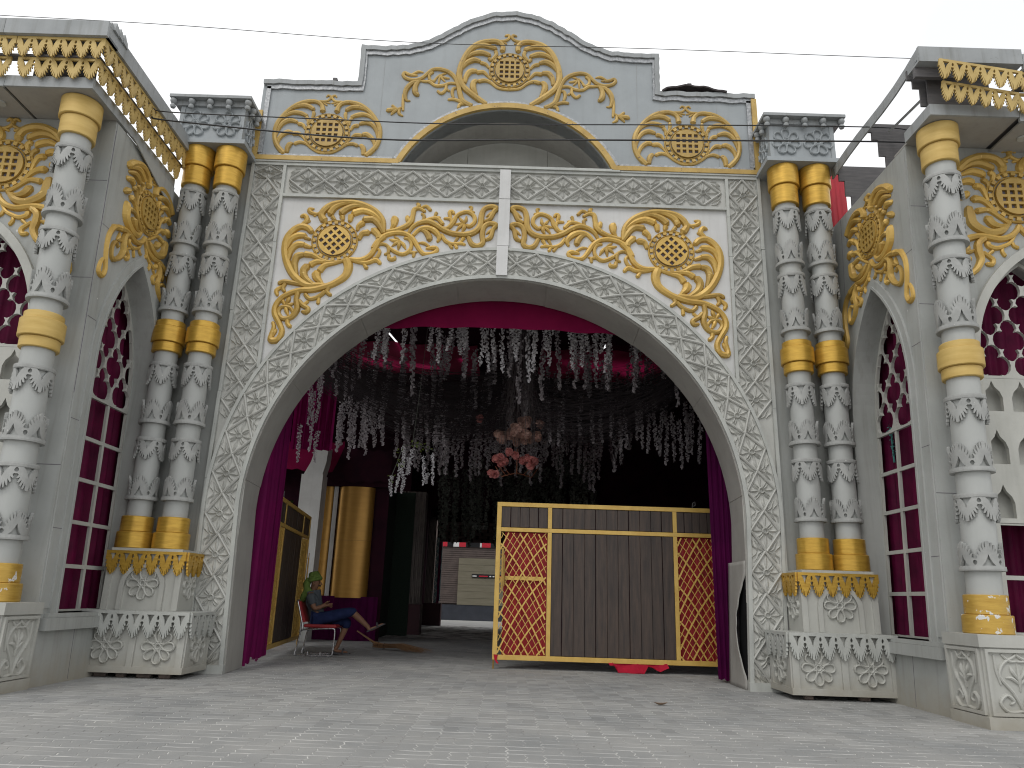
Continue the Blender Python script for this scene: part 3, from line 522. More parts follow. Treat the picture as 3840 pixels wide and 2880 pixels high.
# ================================================================== columns
def collar_mesh(r, h, up, n=5):
    mb = MB(); R0, R1 = r + 0.004, r + 0.050
    mapf = lambda u, v, d: ((r + d) * cos(u), (r + d) * sin(u), v)
    # subdivided palmette strip wrapped round the shaft
    tm = MB(); s = 1
    trim(tm, lambda u, v, d: (u, v, d), 0, 2 * pi, 0, 2 * pi / n, h * 0.96, 0.030, 0.002, up=up)
    bm = bmesh.new(); vs = [bm.verts.new(v) for v in tm.v]
    for f in tm.f:
        try: bm.faces.new([vs[q] for q in f])
        except ValueError: pass
    for k in range(1, 40):
        bmesh.ops.bisect_plane(bm, geom=bm.verts[:] + bm.edges[:] + bm.faces[:], plane_co=(2 * pi * k / 40, 0, 0), plane_no=(1, 0, 0))
    bm.verts.index_update()
    flare = lambda v: 0.012 * min(1, abs(v) / h)
    mb.v = [((r + v.co.z + flare(v.co.y)) * cos(v.co.x), (r + v.co.z + flare(v.co.y)) * sin(v.co.x), v.co.y) for v in bm.verts]
    mb.f = [tuple(v.index for v in f.verts) for f in bm.faces]; bm.free()
    e = 1 if not up else -1
    mb.lathe([(r, -.026), (r + .036, -.026), (r + .038, 0), (r + .036, .016), (r, .016)] if e > 0 else [(r, -.016), (r + .046, -.016), (r + .048, 0), (r + .046, .026), (r, .026)], 0, 0, 30)
    return mesh('leaf_collar', mb, 'collar_paint')
COLLARS = {}
def column(name, label, cx, cy, r, spec, mats, xf=None, group='tall collared columns of the gateway', rot=0.0):
    zb = spec['base'][0]
    t = thing(name, label, 'column', xf(cx, cy, zb) if xf else (cx, cy, zb), group)
    m = MB()
    n = 28; zs = [zb + .05 + (spec['cap'][2] - .02 - zb - .05) * k / 12 for k in range(13)]
    m.lathe([(r, z) for z in zs], cx, cy, n); obj('shaft', m, 'shaft_paint', t, xf, smooth=40)
    def ring(nm, tiers, mat):
        P = []
        for (r0, za, zc) in tiers: P += [(r0 - .008, za), (r0, za + .008), (r0, zc - .008), (r0 - .008, zc)]
        obj(nm, MB().lathe(P, cx, cy, 36), mat, t, xf, smooth=35)
    b, md, c = spec['base'], spec['mid'], spec['cap']; R = spec['R']; Rs = R * 0.875
    ring('gold_base_ring', [(R, b[0], b[1]), (Rs, b[1], b[2])], mats[0])
    ring('gold_middle_ring', [(Rs, md[0], md[1]), (R, md[1], md[2]), (Rs, md[2], md[3])], mats[1])
    ring('gold_cap_ring', [(Rs, c[0], c[1]), (R, c[1], c[2])], mats[2])
    for (za, zc) in spec['collars']:
        up = zc > za; h = abs(zc - za); key = (round(r, 3), round(h, 2), up)
        if key not in COLLARS: COLLARS[key] = collar_mesh(r, h, up)
        o = link('leaf_collar', COLLARS[key], t)
        p = Vector(xf(cx, cy, za)) if xf else Vector((cx, cy, za))
        o.location = p; o.rotation_euler = (0, 0, rot + random.uniform(-.25, .25))
    return t
SP_T = dict(R=0.216, base=(1.44, 1.64, 1.83), mid=(3.99, 4.12, 4.34, 4.43), cap=(6.49, 6.78, 7.10),
            collars=[(6.40, 6.08), (5.57, 5.89), (5.40, 5.10), (4.58, 4.89), (3.82, 3.54), (3.03, 3.32), (2.81, 2.55), (2.05, 2.32)])
SP_W = dict(R=0.220, base=(0.81, 0.985, 1.17), mid=(3.36, 3.48, 3.68, 3.76), cap=(5.93, 6.17, 6.42),
            collars=[(5.77, 5.49), (4.93, 5.25), (4.73, 4.47), (3.92, 4.24), (3.15, 2.89), (2.38, 2.65), (2.13, 1.88), (1.41, 1.66)])
for s, side in ((-1, 'left'), (1, 'right')):
    off = 0.0 if s > 0 else -0.04
    column('column', 'slim grey column with gold rings next to the carved arch, inner of the %s pair' % side, s * (4.03 + off), -0.28, 0.147, SP_T, ['gold_ring'] * 3, group='paired columns beside the arch')
    column('column', 'slim grey column with gold rings next to the wing wall, outer of the %s pair' % side, s * (4.485 + off), -0.28, 0.147, SP_T, ['gold_ring'] * 3, group='paired columns beside the arch', rot=.5)

# ================================================================== pedestals and capitals of the column pairs
def pedestal(s, side):
    x0, x1 = (3.47, 4.66) if s > 0 else (3.42, 4.60)
    t = thing('column_pedestal', 'stepped grey pedestal with flower panels and gold fringe under the %s column pair' % side, 'pedestal', (s * 4.05, -0.4, 0.0), 'pedestals of the column pairs')
    S = lambda x, y, z: (s * x, y, z)
    zl = 0.055
    box('lower_box', (x0, x1, -0.79, -0.12, zl + .045, 0.70), 'stone_paint', t, S)
    box('base_board', (x0 - .02, x1 + .01, -0.815, -0.11, zl, zl + .07), 'stone_paint', t, S)
    box('lower_top', (x0 - .03, x1 + .02, -0.825, -0.11, 0.70, 0.72), 'strip_paint', t, S)
    box('upper_box', (x0 + .27, x1 - .0, -0.50, -0.06, 0.72, 1.40), 'stone_paint', t, S)
    box('upper_top', (x0 + .30, x1 - .02, -0.52, -0.02, 1.40, 1.438), 'strip_paint', t, S)
    # corner posts and stiles
    for xa, xb in ((x0, x0 + .075), ((x0 + x1) / 2 - .035, (x0 + x1) / 2 + .035), (x1 - .07, x1)): box('stile', (xa, xb, -0.812, -0.789, zl + .07, 0.70), 'stone_paint', t, S)
    for xa, xb in ((x0 + .27, x0 + .34), (x1 - .07, x1)): box('stile', (xa, xb, -0.52, -0.499, 0.722, 1.40), 'stone_paint', t, S)
    box('stile', (x0 - .018, x0 + .002, -0.79, -0.72, zl + .07, .70), 'stone_paint', t, S); box('stile', (x0 - .018, x0 + .002, -0.19, -0.12, zl + .07, .70), 'stone_paint', t, S)
    # flowers
    for xc in ((3 * x0 + x1) / 4, (x0 + 3 * x1) / 4): flower(lambda u, v, d, xc=xc: (s * (xc + u), -0.790 - d, 0.345 + v), 0.185, t, 'stone_paint')
    flower(lambda u, v, d: (s * (x0 - d), -0.45 + u, 0.345 + v), 0.185, t, 'stone_paint')
    xc = (x0 + .27 + x1) / 2
    flower(lambda u, v, d: (s * (xc + u), -0.500 - d, 1.03 + v), 0.185, t, 'stone_paint')
    flower(lambda u, v, d: (s * (x0 + .27 - d), -0.28 + u, 1.03 + v), 0.165, t, 'stone_paint')
    ap = [(xc + .27, 0.722), (xc + .27, .98)] + arc(xc, 1.0, .27, 0, pi, 14)[1:-1] + [(xc - .27, .98), (xc - .27, .722)]
    obj('arch_moulding', MB().ribbon(ap, 0.055, onY(-0.5), 0, 0.03), 'stone_paint', t, S)
    # fringes
    f = MB(); trim(f, onY(0), x0 - .03, x1 + .02, 0.722, 0.172, 0.265, 0.852, 0.826); obj('fringe', f, 'strip_paint', t, S)
    f = MB(); trim(f, lambda u, v, d: (-d, u, v), -0.822, -0.115, 0.722, 0.172, 0.265, -(x0 - .055), -(x0 - .031)); obj('fringe', f, 'strip_paint', t, S)
    f = MB(); trim(f, onY(0), x0 + .24, x1 + .02, 1.405, 0.172, 0.255, 0.548, 0.523); o = obj('gold_fringe', f, 'gold_ring', t, S); o['label'] = 'gold scalloped fringe'
    f = MB(); trim(f, lambda u, v, d: (-d, u, v), -0.520, -0.06, 1.405, 0.172, 0.255, -(x0 + .215), -(x0 + .239)); obj('gold_fringe', f, 'gold_ring', t, S)
    return t
pedestal(-1, 'left'); pedestal(1, 'right')
def capital(s, side):
    t = thing('capital_block', 'blue-grey box capital with six-petal flowers and hanging balls over the %s column pair' % side, 'capital', (s * 4.25, -0.25, 7.1), 'capitals of the column pairs')
    S = lambda x, y, z: (s * x, y, z)
    box('block', (3.80, 4.74, -0.47, 0.20, 7.16, 7.72), 'pediment_paint', t, S)
    box('bottom_ledge', (3.73, 4.79, -0.53, 0.22, 7.10, 7.165), 'pediment_paint', t, S)
    box('top_board', (3.70, 4.88, -0.60, 0.22, 7.80, 7.845), 'cornice_paint', t, S)
    box('cove', (3.77, 4.80, -0.51, 0.21, 7.72, 7.80), 'cornice_paint', t, S)
    for xa, xb in ((3.80, 3.86), (4.68, 4.74)): box('stile', (xa, xb, -0.482, -0.469, 7.166, 7.72), 'pediment_paint', t, S)
    ball = MB().lathe([(.004, -.075), (.03, -.068), (.042, -.04), (.03, -.012), (.016, -.004), (.03, .004), (.048, .035), (.046, .07), (.03, .082)], 0, 0, 12)
    bme = mesh('hanging_ball', ball, 'cornice_paint', smooth=50)
    P = [(x, -0.545) for x in (3.755, 4.03, 4.30, 4.57, 4.835)] + [(3.745, y) for y in (-0.36, -0.17, 0.02)]
    for x, y in P: o = link('hanging_ball', bme, t); o.location = (s * x, y, 7.715)
    for xc in (4.04, 4.50): flower(lambda u, v, d, xc=xc: (s * (xc + u), -0.470 - d, 7.44 + v), 0.205, t, 'pediment_paint', n=7)
    for yc in (-0.26, 0.06): flower(lambda u, v, d, yc=yc: (s * (3.80 - d), yc + u * .8, 7.44 + v), 0.19, t, 'pediment_paint', n=7)
capital(-1, 'left'); capital(1, 'right')
# ================================================================== the wings
LEAN = 0.041                                   # both wings have racked outwards
def point_arch(u0, u1, zs, zspring, zapex, n=12):
    """closed outline of a pointed-arch opening"""
    uc = (u0 + u1) / 2; h = (u1 - u0) / 2; rise = zapex - zspring; R = (h * h + rise * rise) / (2 * h); L = []
    aa = atan2(rise, h - R) if R > h else pi / 2
    right = [(u1 - R + R * cos(aa_), zspring + R * sin(aa_)) for aa_ in [math.asin(min(1, rise / R)) * k / n for k in range(n + 1)]]
    right[-1] = (uc, zapex)
    left = [(2 * uc - x, z) for x, z in right[:-1]][::-1]
    return [(u0, zs), (u1, zs)] + right + left
def quatrefoil(cx, cz, w, h):
    P = []
    for q in range(4):
        a0 = q * pi / 2
        cxx, czz = cx + w * .25 * cos(a0), cz + h * .27 * sin(a0)
        for k in range(7):
            a = a0 - pi * .46 + pi * .92 * k / 6
            P.append((cxx + w * .25 * cos(a), czz + h * .23 * sin(a)))
        P.append((cx + w * .27 * cos(a0 + pi / 4), cz + h * .30 * sin(a0 + pi / 4)))
    return P
def inside(poly, x, y):
    c = False; n = len(poly)
    for i in range(n):
        (x1, y1), (x2, y2) = poly[i], poly[i - 1]
        if (y1 > y) != (y2 > y) and x < (x2 - x1) * (y - y1) / (y2 - y1) + x1: c = not c
    return c
def area(P): return sum(P[i - 1][0] * P[i][1] - P[i][0] * P[i - 1][1] for i in range(len(P))) / 2
def clip_convex(sub, clip):
    if area(clip) < 0: clip = clip[::-1]
    out = sub
    for i in range(len(clip)):
        (ax, ay), (bx, by) = clip[i - 1], clip[i]; inp, out = out, []
        side = lambda p: (bx - ax) * (p[1] - ay) - (by - ay) * (p[0] - ax)
        for j in range(len(inp)):
            p, q = inp[j - 1], inp[j]; sp_, sq = side(p), side(q)
            if (sp_ >= 0) != (sq >= 0):
                t = sp_ / (sp_ - sq); out.append((p[0] + (q[0] - p[0]) * t, p[1] + (q[1] - p[1]) * t))
            if sq >= 0: out.append(q)
        if not out: return []
    res = []
    for p in out:
        if not res or abs(p[0] - res[-1][0]) + abs(p[1] - res[-1][1]) > 1e-4: res.append(p)
    return res
def window(parent, mapf, u0, u1, zs, zsp, zap, ztr, shelf, xf):
    """tracery head over a grid of panes; mapf depth grows towards the viewer"""
    w = u1 - u0; uc = (u0 + u1) / 2; mat = 'stone_paint'
    ou = point_arch(u0, u1, ztr, zsp, zap); inn = point_arch(u0 + .03, u1 - .03, ztr + .03, zsp, zap - .05)
    holes = []; cw = w / 3.0; chh = cw * 1.16; r = 0
    z = ztr + chh * 0.30
    while z < zap + chh:
        n = 3 if r % 2 == 0 else 4
        for k in range(n):
            q = clip_convex(quatrefoil(uc + (k - (n - 1) / 2) * cw, z, cw * .90, chh * 1.01), inn)
            if len(q) > 2 and abs(area(q)) > .0012: holes.append(q)
        z += chh * 0.62; r += 1
    o = obj('window_tracery', MB().extr([ou] + [h[::-1] for h in holes], mapf, 0.02, -0.02), mat, parent, xf)
    zt = ztr
    if shelf:
        zt = 1.92; rows = ((3.16, ztr), (2.56, 3.0), (1.98, 2.40)); hol = []
        nn = 4; cw2 = w / nn
        for (za, zb) in ((3.14, 3.49), (2.55, 2.93), (1.97, 2.33)):
            for k in range(nn):
                c = u0 + cw2 * (k + .5); hw = cw2 * .34; zm_ = za + (zb - za) * .45
                hol.append([(c - hw, za), (c + hw, za), (c + hw, zm_), (c + hw * .75, zm_ + (zb - zm_) * .35), (c + hw * .28, zm_ + (zb - zm_) * .62), (c, zb), (c - hw * .28, zm_ + (zb - zm_) * .62), (c - hw * .75, zm_ + (zb - zm_) * .35), (c - hw, zm_)])
        obj('niche_panel', MB().extr([[(u0, zt), (u1, zt), (u1, ztr - .004), (u0, ztr - .004)]] + hol, mapf, 0.022, -0.02), mat, parent, xf)
        obj('niche_back', MB().extr([[(u0, zt), (u1, zt), (u1, ztr - .004), (u0, ztr - .004)]], mapf, -0.12, -0.13), mat, parent, xf)
        for zz in (3.14, 2.55, 1.97):
            obj('niche_shelf', MB().extr([[(u0, zz - .012), (u1, zz - .012), (u1, zz - .001), (u0, zz - .001)]], mapf, -0.021, -0.119), mat, parent, xf)
    nc = 3
    for k in range(nc + 1):
        u = u0 + w * k / nc; ww = .022 if 0 < k < nc else .03
        a, b = max(u0, u - ww), min(u1, u + ww)
        obj('mullion', MB().extr([[(a, zs), (b, zs), (b, zt - .003), (a, zt - .003)]], mapf, 0.016, -0.016), mat, parent, xf)
    zz = zs; nr = max(2, round((zt - zs) / .49)); 
    for k in range(nr + 1):
        if k == nr and not shelf: continue
        z0 = zs + (zt - zs) * k / nr; e = .022
        obj('transom', MB().extr([[(u0 + .001, max(zs, z0 - e)), (u1 - .001, max(zs, z0 - e)), (u1 - .001, min(zt - .003, z0 + e)), (u0 + .001, min(zt - .003, z0 + e))]], mapf, 0.0135, -0.0135), mat, parent, xf)
def pleats(mb, p0, p1, z0, z1, amp, folds, nz=6, taper=0.0, ragged=0.0, seed=1, sag=None):
    """pleated hanging sheet from p0 to p1 (xy), z0 bottom, z1 top"""
    rnd = random.Random(seed); n = folds * 8; dx, dy = p1[0] - p0[0], p1[1] - p0[1]; l = sqrt(dx * dx + dy * dy); nx, ny = -dy / l, dx / l
    ph = [rnd.uniform(0, 6.28) for _ in range(4)]; i = len(mb.v)
    for k in range(n + 1):
        t = k / n; zb = z0 + ragged * (0.5 + 0.5 * sin(t * 19 + ph[0]) * cos(t * 7 + ph[1]))
        zt = z1 - (sag(t) if sag else 0)
        for j in range(nz + 1):
            v = j / nz; a = amp * (1 - 0.55 * v) * (sin(t * folds * 2 * pi + ph[2] + 0.5 * sin(v * 3 + ph[3])) + 0.35 * sin(t * folds * 4.7 * pi + ph[1]))
            tt = 0.5 + (t - 0.5) * (1 - taper * v)
            mb.v.append((p0[0] + dx * tt + nx * a, p0[1] + dy * tt + ny * a, zb + (zt - zb) * v))
    for k in range(n):
        for j in range(nz):
            a = i + k * (nz + 1) + j; mb.f.append((a, a + nz + 1, a + nz + 2, a + 1))
    return mb
VINE = [((0, -.26, .03), (.05, -.1, .03), (.13, .05, .03), (.10, .17, .03), (.02, .24, .028), (-.0, .27, .02)), ((.0, -.26, .03), (.10, -.27, .03), (.15, -.19, .03), (.10, -.12, .03), (.055, -.17, .028), (.08, -.2, .024)),
        ((0, -.02, .02), (.05, .04, .035), (.09, .04, .01)), ((0, .02, .02), (.04, .10, .035), (.05, .15, .01)), ((0, -.08, .015), (0, .04, .035), (0, .17, .01)), ((0, .2, .02), (.05, .2, .03), (.10, .26, .02)), ((.13, -.02, .02), (.15, .1, .025), (.155, .25, .02))]
def wing(s, side, damaged):
    xw = 4.62 if s > 0 else 4.45; yf = -1.92
    X = lambda x, y, z: (s * (x + LEAN * z), y, z)
    t = thing('wing_building', ('grey %s wing with gold scrolls and intact gold-fringed cornice' if not damaged else 'grey %s wing whose cornice has lost boards and hangs loose') % side, 'building', (s * (xw + .5), -1.0, 0), 'flanking wings of the gateway')
    # ---- side wall with pointed niche (u = y, v = z)
    side_map = lambda u, v, d: (xw - d, u, v)
    ap = point_arch(-1.63, -0.25, 0.70, 3.45, 4.96)
    ztop = 6.42
    obj('side_wall', MB().extr([[(yf, 0), (0.35, 0), (0.35, ztop), (yf, ztop)], ap[::-1]], side_map, 0.0, -0.30), 'wing_paint', t, X)
    fr = ap[1:] + [ap[0]]
    fr = [(-0.25, 0.70)] + ap[2:] + [(-1.63, 0.70)]
    obj('niche_frame', MB().ribbon(fr, -0.115, side_map, 0.0, 0.03), 'wing_paint', t, X)
    obj('niche_frame_bead', MB().ribbon(fr, -0.03, side_map, 0.0305, 0.045), 'wing_paint', t, X)
    box('sill', (xw - .075, xw + .02, -1.86, -0.06, 0.535, 0.655), 'wing_paint', t, X)
    box('sill_board', (xw - .05, xw + .30, -1.80, -0.10, 0.657, 0.70), 'wing_paint', t, X)
    box('corner_board', (xw - .012, xw + .001, -1.90, -1.72, 0.75, 6.40), 'wing_paint', t, X)
    for zz_ in (1.55, 2.72, 3.9, 5.05): box('board_seam', (xw - .0135, xw - .0115, -1.90, -1.72, zz_, zz_ + .006), 'hole_dark', t, X)
    for zz_ in (2.2, 4.35, 5.6): box('board_seam', (xw + .0, xw + .30, yf - .0042, yf - .002, zz_, zz_ + .007), 'hole_dark', t, X)
    for yy_ in (-1.715, -0.13): box('board_seam', (xw - .0015, xw + .001, yy_, yy_ + .006, 5.2, 6.40), 'hole_dark', t, X)
    for yy_ in (-1.2, -0.75): box('board_seam', (xw - .0015, xw + .001, yy_, yy_ + .005, 0.02, 0.53), 'hole_dark', t, X)
    wd = lambda u, v, d: (xw + 0.27 - d, u, v)
    window(t, wd, -1.63, -0.25, 0.70, 3.45, 4.955, 3.15, False, X)
    ornament('gold_wing_scroll', ORN['D'], (lambda u, v, d: X(xw - .0005 - d, -0.94 - u * .93, 5.72 + v * .93)), t, 'gold_relief', 0.33, mirror=True, hk=0.62, hmax=0.07)
    # ---- front wall
    fm = lambda u, v, d: (u, yf - d, v)
    uc = xw + 1.25; ap2 = point_arch(uc - .64, uc + .64, 0.80, 3.75, 4.96)
    obj('front_wall', MB().extr([[(xw + .302, 0), (xw + 4.2, 0), (xw + 4.2, ztop), (xw + .302, ztop)], ap2[::-1]], fm, 0.0, -0.28), 'wing_paint', t, X)
    obj('front_wall_return', MB().extr([[(xw + .001, 0), (xw + .30, 0), (xw + .30, ztop), (xw + .001, ztop)]], fm, 0.003, -0.001), 'wing_paint', t, X)
    fr2 = [(uc + .64, 0.80)] + ap2[2:] + [(uc - .64, 0.80)]
    obj('window_frame', MB().ribbon(fr2, -0.10, fm, 0.0, 0.05), 'stone_paint', t, X)
    window(t, lambda u, v, d: (u, yf + 0.10 - d, v), uc - .64, uc + .64, 0.80, 3.75, 4.955, 3.52, True, X)
    ornament('gold_wing_scroll', ORN['D'], (lambda u, v, d: X(uc + u, yf - .0005 - d, 5.76 + v)), t, 'gold_relief', 0.353, mirror=True, hk=0.6, hmax=0.055)
    # ---- cornice
    yb = -2.53
    for k, (xa, xb) in enumerate(((xw - .03, xw + .98), (xw + .985, xw + 2.3), (xw + 2.305, xw + 4.2))):
        dz = (0.0, -0.004, 0.012)[k] if not damaged else (0.0, -0.05, -0.05)[k]
        box('soffit_panel', (xa + .03, xb, yb + .03, yf + .25, 6.425 + dz, 6.45 + dz), 'soffit_paint', t, X)
        box('lower_fascia', (xa, xb, yb, yb + .03, 6.42 + dz, 6.56 + dz), 'cornice_paint', t, X)
        dz2 = 0.0 if not damaged else (0.0, -0.06, -0.06)[k]
        box('upper_fascia', (xa - (.17 if k == 0 else 0), xb, -2.70, -2.66, 7.0 + dz2, 7.20 + dz2), 'cornice_paint', t, X)
        box('cornice_shelf', (xa - (.17 if k == 0 else 0), xb, -2.66, -2.45, 7.0 + dz2, 7.03 + dz2), 'cornice_paint', t, X)
    box('soffit_backing', (xw + .3, xw + 4.2, yb + .04, yf + .25, 6.452, 6.47), 'raw_board', t, X)
    box('trim_rail', (xw + (.0 if not damaged else .95), xw + 4.2, -2.60, -2.50, 6.775, 6.80), 'raw_board', t, X)
    box('corner_backing', (xw + .0, xw + .72, -2.47, -2.45, 6.56, 7.0), 'raw_board', t, X)
    lamp = MB().lathe([(.035, 0.003), (.055, 0.0), (.06, 0.012), (.06, 0.02)], 0, 0, 20)
    o = obj('downlight', lamp, 'strip_paint', t); o.location = X(xw + 1.22, -2.22, 6.40 if not damaged else 6.352)
    if not damaged:
        box('side_fascia', (xw - .20, xw - .165, -2.658, -1.02, 7.0, 7.20), 'cornice_paint', t, X)
        box('side_fascia', (xw - .205, xw - .17, -1.01, -0.32, 6.995, 7.20), 'cornice_paint', t, X)
        box('side_shelf', (xw - .163, xw + .02, -2.44, -0.32, 7.002, 7.03), 'cornice_paint', t, X)
        box('side_rail', (xw - .10, xw - .0, -2.59, -0.36, 6.775, 6.802), 'raw_board', t, X)
        box('side_lower_fascia', (xw - .032, xw - .004, -2.50, -0.40, 6.42, 6.56), 'cornice_paint', t, X)
        for k, (ya, ybb, x_, zt) in enumerate(((-2.63, -0.36, xw - .155, 6.998), (-2.56, -0.42, xw - .085, 6.773))):
            f = MB(); trim(f, lambda u, v, d: (d, u, v), ya, ybb, zt, 0.185, 0.245, x_ - .012, x_ + .012); obj('gold_fringe', f, 'gold_trim', t, X)
        for (xa, xb) in ((xw - .165, xw + .84), (xw + .85, xw + 4.2)):
            f = MB(); trim(f, onY(0), xa, xb, 6.998, 0.17, 0.245, 2.655, 2.632); obj('gold_fringe', f, 'gold_trim', t, X)
            f = MB(); trim(f, onY(0), xa + .07, xb, 6.773, 0.17, 0.245, 2.585, 2.562); obj('gold_fringe', f, 'gold_trim', t, X)
        # sprung strip of moulding below the side cornice, splintered corner
        mb = MB(); mb.extr([[(-1.6, 6.415), (-0.62, 6.12), (-0.42, 6.14), (-0.42, 6.415)]], side_map, 0.05, 0.035); obj('sprung_board', mb, 'wing_paint', t, X)
        mb = MB()
        for k in range(7):
            y0 = -2.66 + .05 * k; mb.extr([[(y0, 7.16), (y0 + .07, 7.15), (y0 + .05, 7.215 + random.uniform(0, .05)), (y0 + .02, 7.22 + random.uniform(0, .06))]], lambda u, v, d: (xw - .17 - d, u, v), random.uniform(.03, .06), 0.01)
        obj('splintered_edge', mb, 'cornice_paint', t, X)
        box('open_seam', (xw - .004, xw + .001, -1.905, -1.895, 3.0, 6.3), 'hole_dark', t, X)
    else:
        # drooping trim boards at the front corner
        for (x0_, ztp, ln, yy) in ((xw - .01, 6.99, .93, 2.74), (xw + .05, 6.76, .86, 2.66)):
            f = MB(); trim(f, onY(0), 0, ln, 0, 0.155, 0.235, 0.024, 0.0)
            ang = -0.155
            o = obj('drooping_gold_fringe', f, 'gold_trim', t, lambda x, y, z, x0_=x0_, ztp=ztp, yy=yy: X(x0_ + x * cos(ang) - z * sin(ang), y - yy, ztp + x * sin(ang) + z * cos(ang)))
        for (zt, yy, x_) in ((6.93, 2.655, xw + .93), (6.70, 2.585, xw + .93)):
            f = MB(); trim(f, onY(0), x_, xw + 4.2, zt, 0.17, 0.245, yy, yy - .023); obj('gold_fringe', f, 'gold_trim', t, X)
        # bare side frame: a hanging strip and stepped brackets
        strip = MB(); 
        for k in range(9):
            a = k / 8; strip.v += [X(xw - .20 + .02 * sin(a * 7), -2.68 + 2.36 * a, 7.195 - .10 * a - .05 * sin(pi * a)), X(xw - .19 + .02 * sin(a * 7), -2.68 + 2.36 * a, 7.07 - .12 * a - .05 * sin(pi * a)), X(xw - .17 + .02 * sin(a * 7), -2.68 + 2.36 * a, 7.07 - .12 * a - .05 * sin(pi * a)), X(xw - .18 + .02 * sin(a * 7), -2.68 + 2.36 * a, 7.195 - .10 * a - .05 * sin(pi * a))]
        for k in range(8):
            for q in range(4): strip.f.append((4 * k + q, 4 * k + 4 + q, 4 * k + 4 + (q + 1) % 4, 4 * k + (q + 1) % 4))
        strip.f += [(0, 1, 2, 3), (32, 35, 34, 33)]
        obj('hanging_strip', strip, 'cornice_paint', t)
        br = [(xw - .19, 7.10), (xw + .6, 7.10), (xw + .6, 6.43), (xw + .03, 6.43), (xw + .03, 6.62), (xw - .05, 6.62), (xw - .05, 6.86), (xw - .13, 6.86), (xw - .13, 6.97), (xw - .19, 6.97)]
        for y0 in (-2.40, -1.40, -0.42): obj('stepped_bracket', MB().extr([br], lambda u, v, d, y0=y0: (u, y0 - d, v), 0.012, -0.012), 'raw_board', t, X)
        box('rail_stub', (xw - .20, xw + .30, -2.60, -2.55, 6.87, 7.0), 'raw_board', t, X)
        mb = MB().tube([X(xw + .06, -2.3, 6.83), X(xw + .06, -1.5, 6.93)], 0.022, 4); obj('loose_batten', mb, 'cornice_paint', t)
        box('side_lower_fascia', (xw - .032, xw - .004, -2.50, -1.98, 6.42, 6.56), 'cornice_paint', t, X)
    # ---- curtain behind the windows
    for k, (p0, p1, nm) in enumerate((((s * (xw + .40), -1.75), (s * (xw + .40), 0.35), 'side'), ((s * (uc - .8), yf + .42), (s * (uc + .8), yf + .42), 'front'))):
        c = MB(); pleats(c, p0, p1, 0.62, 5.1, 0.05, 10 if k == 0 else 9, nz=4, seed=10 + k + int(s))
        o = obj('window_curtain', c, 'window_curtain', None, lambda x, y, z: (x + s * LEAN * z, y, z), smooth=True)
        tag(o, 'dark crimson curtain behind the %s window of the %s wing' % ('side' if k == 0 else 'street-facing', side), 'curtain', 'curtains behind the wing windows')
    # ---- column and its carved pedestal
    xc = 4.83 if s > 0 else 4.695
    column('column', 'thick grey column with chalky gold rings at the corner of the %s wing' % side, xc, -2.23, 0.157, SP_W, ['gold_ring_flaked', 'gold_ring_chalky', 'gold_ring_chalky'], xf=lambda x, y, z: (s * (x + LEAN * z), y, z), group='corner columns of the wings', rot=.3)
    pd = thing('carved_pedestal', 'grey pedestal with carved vine panels under the corner column of the %s wing' % side, 'pedestal', (s * xc, -2.2, 0), 'pedestals of the corner columns')
    S = lambda x, y, z: (s * x, y, z); px0 = 4.60 if s > 0 else 4.44; px1 = px0 + .62
    box('plinth', (px0 - .03, px1 + .03, -2.53, -1.925, 0.0, 0.105), 'stone_paint', pd, S)
    box('block', (px0, px1, -2.49, -1.925, 0.105, 0.70), 'stone_paint', pd, S)
    box('top_slab', (px0 - .025, px1 + .025, -2.515, -1.925, 0.70, 0.81), 'stone_paint', pd, S)
    for (w_, mpf, nm) in ((.54, lambda u, v, d: (s * ((px0 + px1) / 2 + u), -2.49 - d, .40 + v), 'front'), (.48, lambda u, v, d: (s * (px0 - d), -2.21 - s * u, .40 + v), 'side')):
        k = w_ / .40 * .98; mb = MB()
        for P in VINE:
            for sg in (-1, 1): mb.stroke([(sg * a * k, b * .92, c * 1.1) for a, b, c in P], mpf, hk=0.7, hmax=0.03, n=4, d0=0.0003 * sg)
        h = w_ / 2 + .02
        mb.ribbon([(-h, -.285), (h, -.285), (h, .285), (-h, .285)], 0.028, mpf, 0.0, 0.028, closed=True)
        obj('vine_panel', mb, 'stone_paint', pd)
    return t
wing(-1, 'left', False); wing(1, 'right', True)
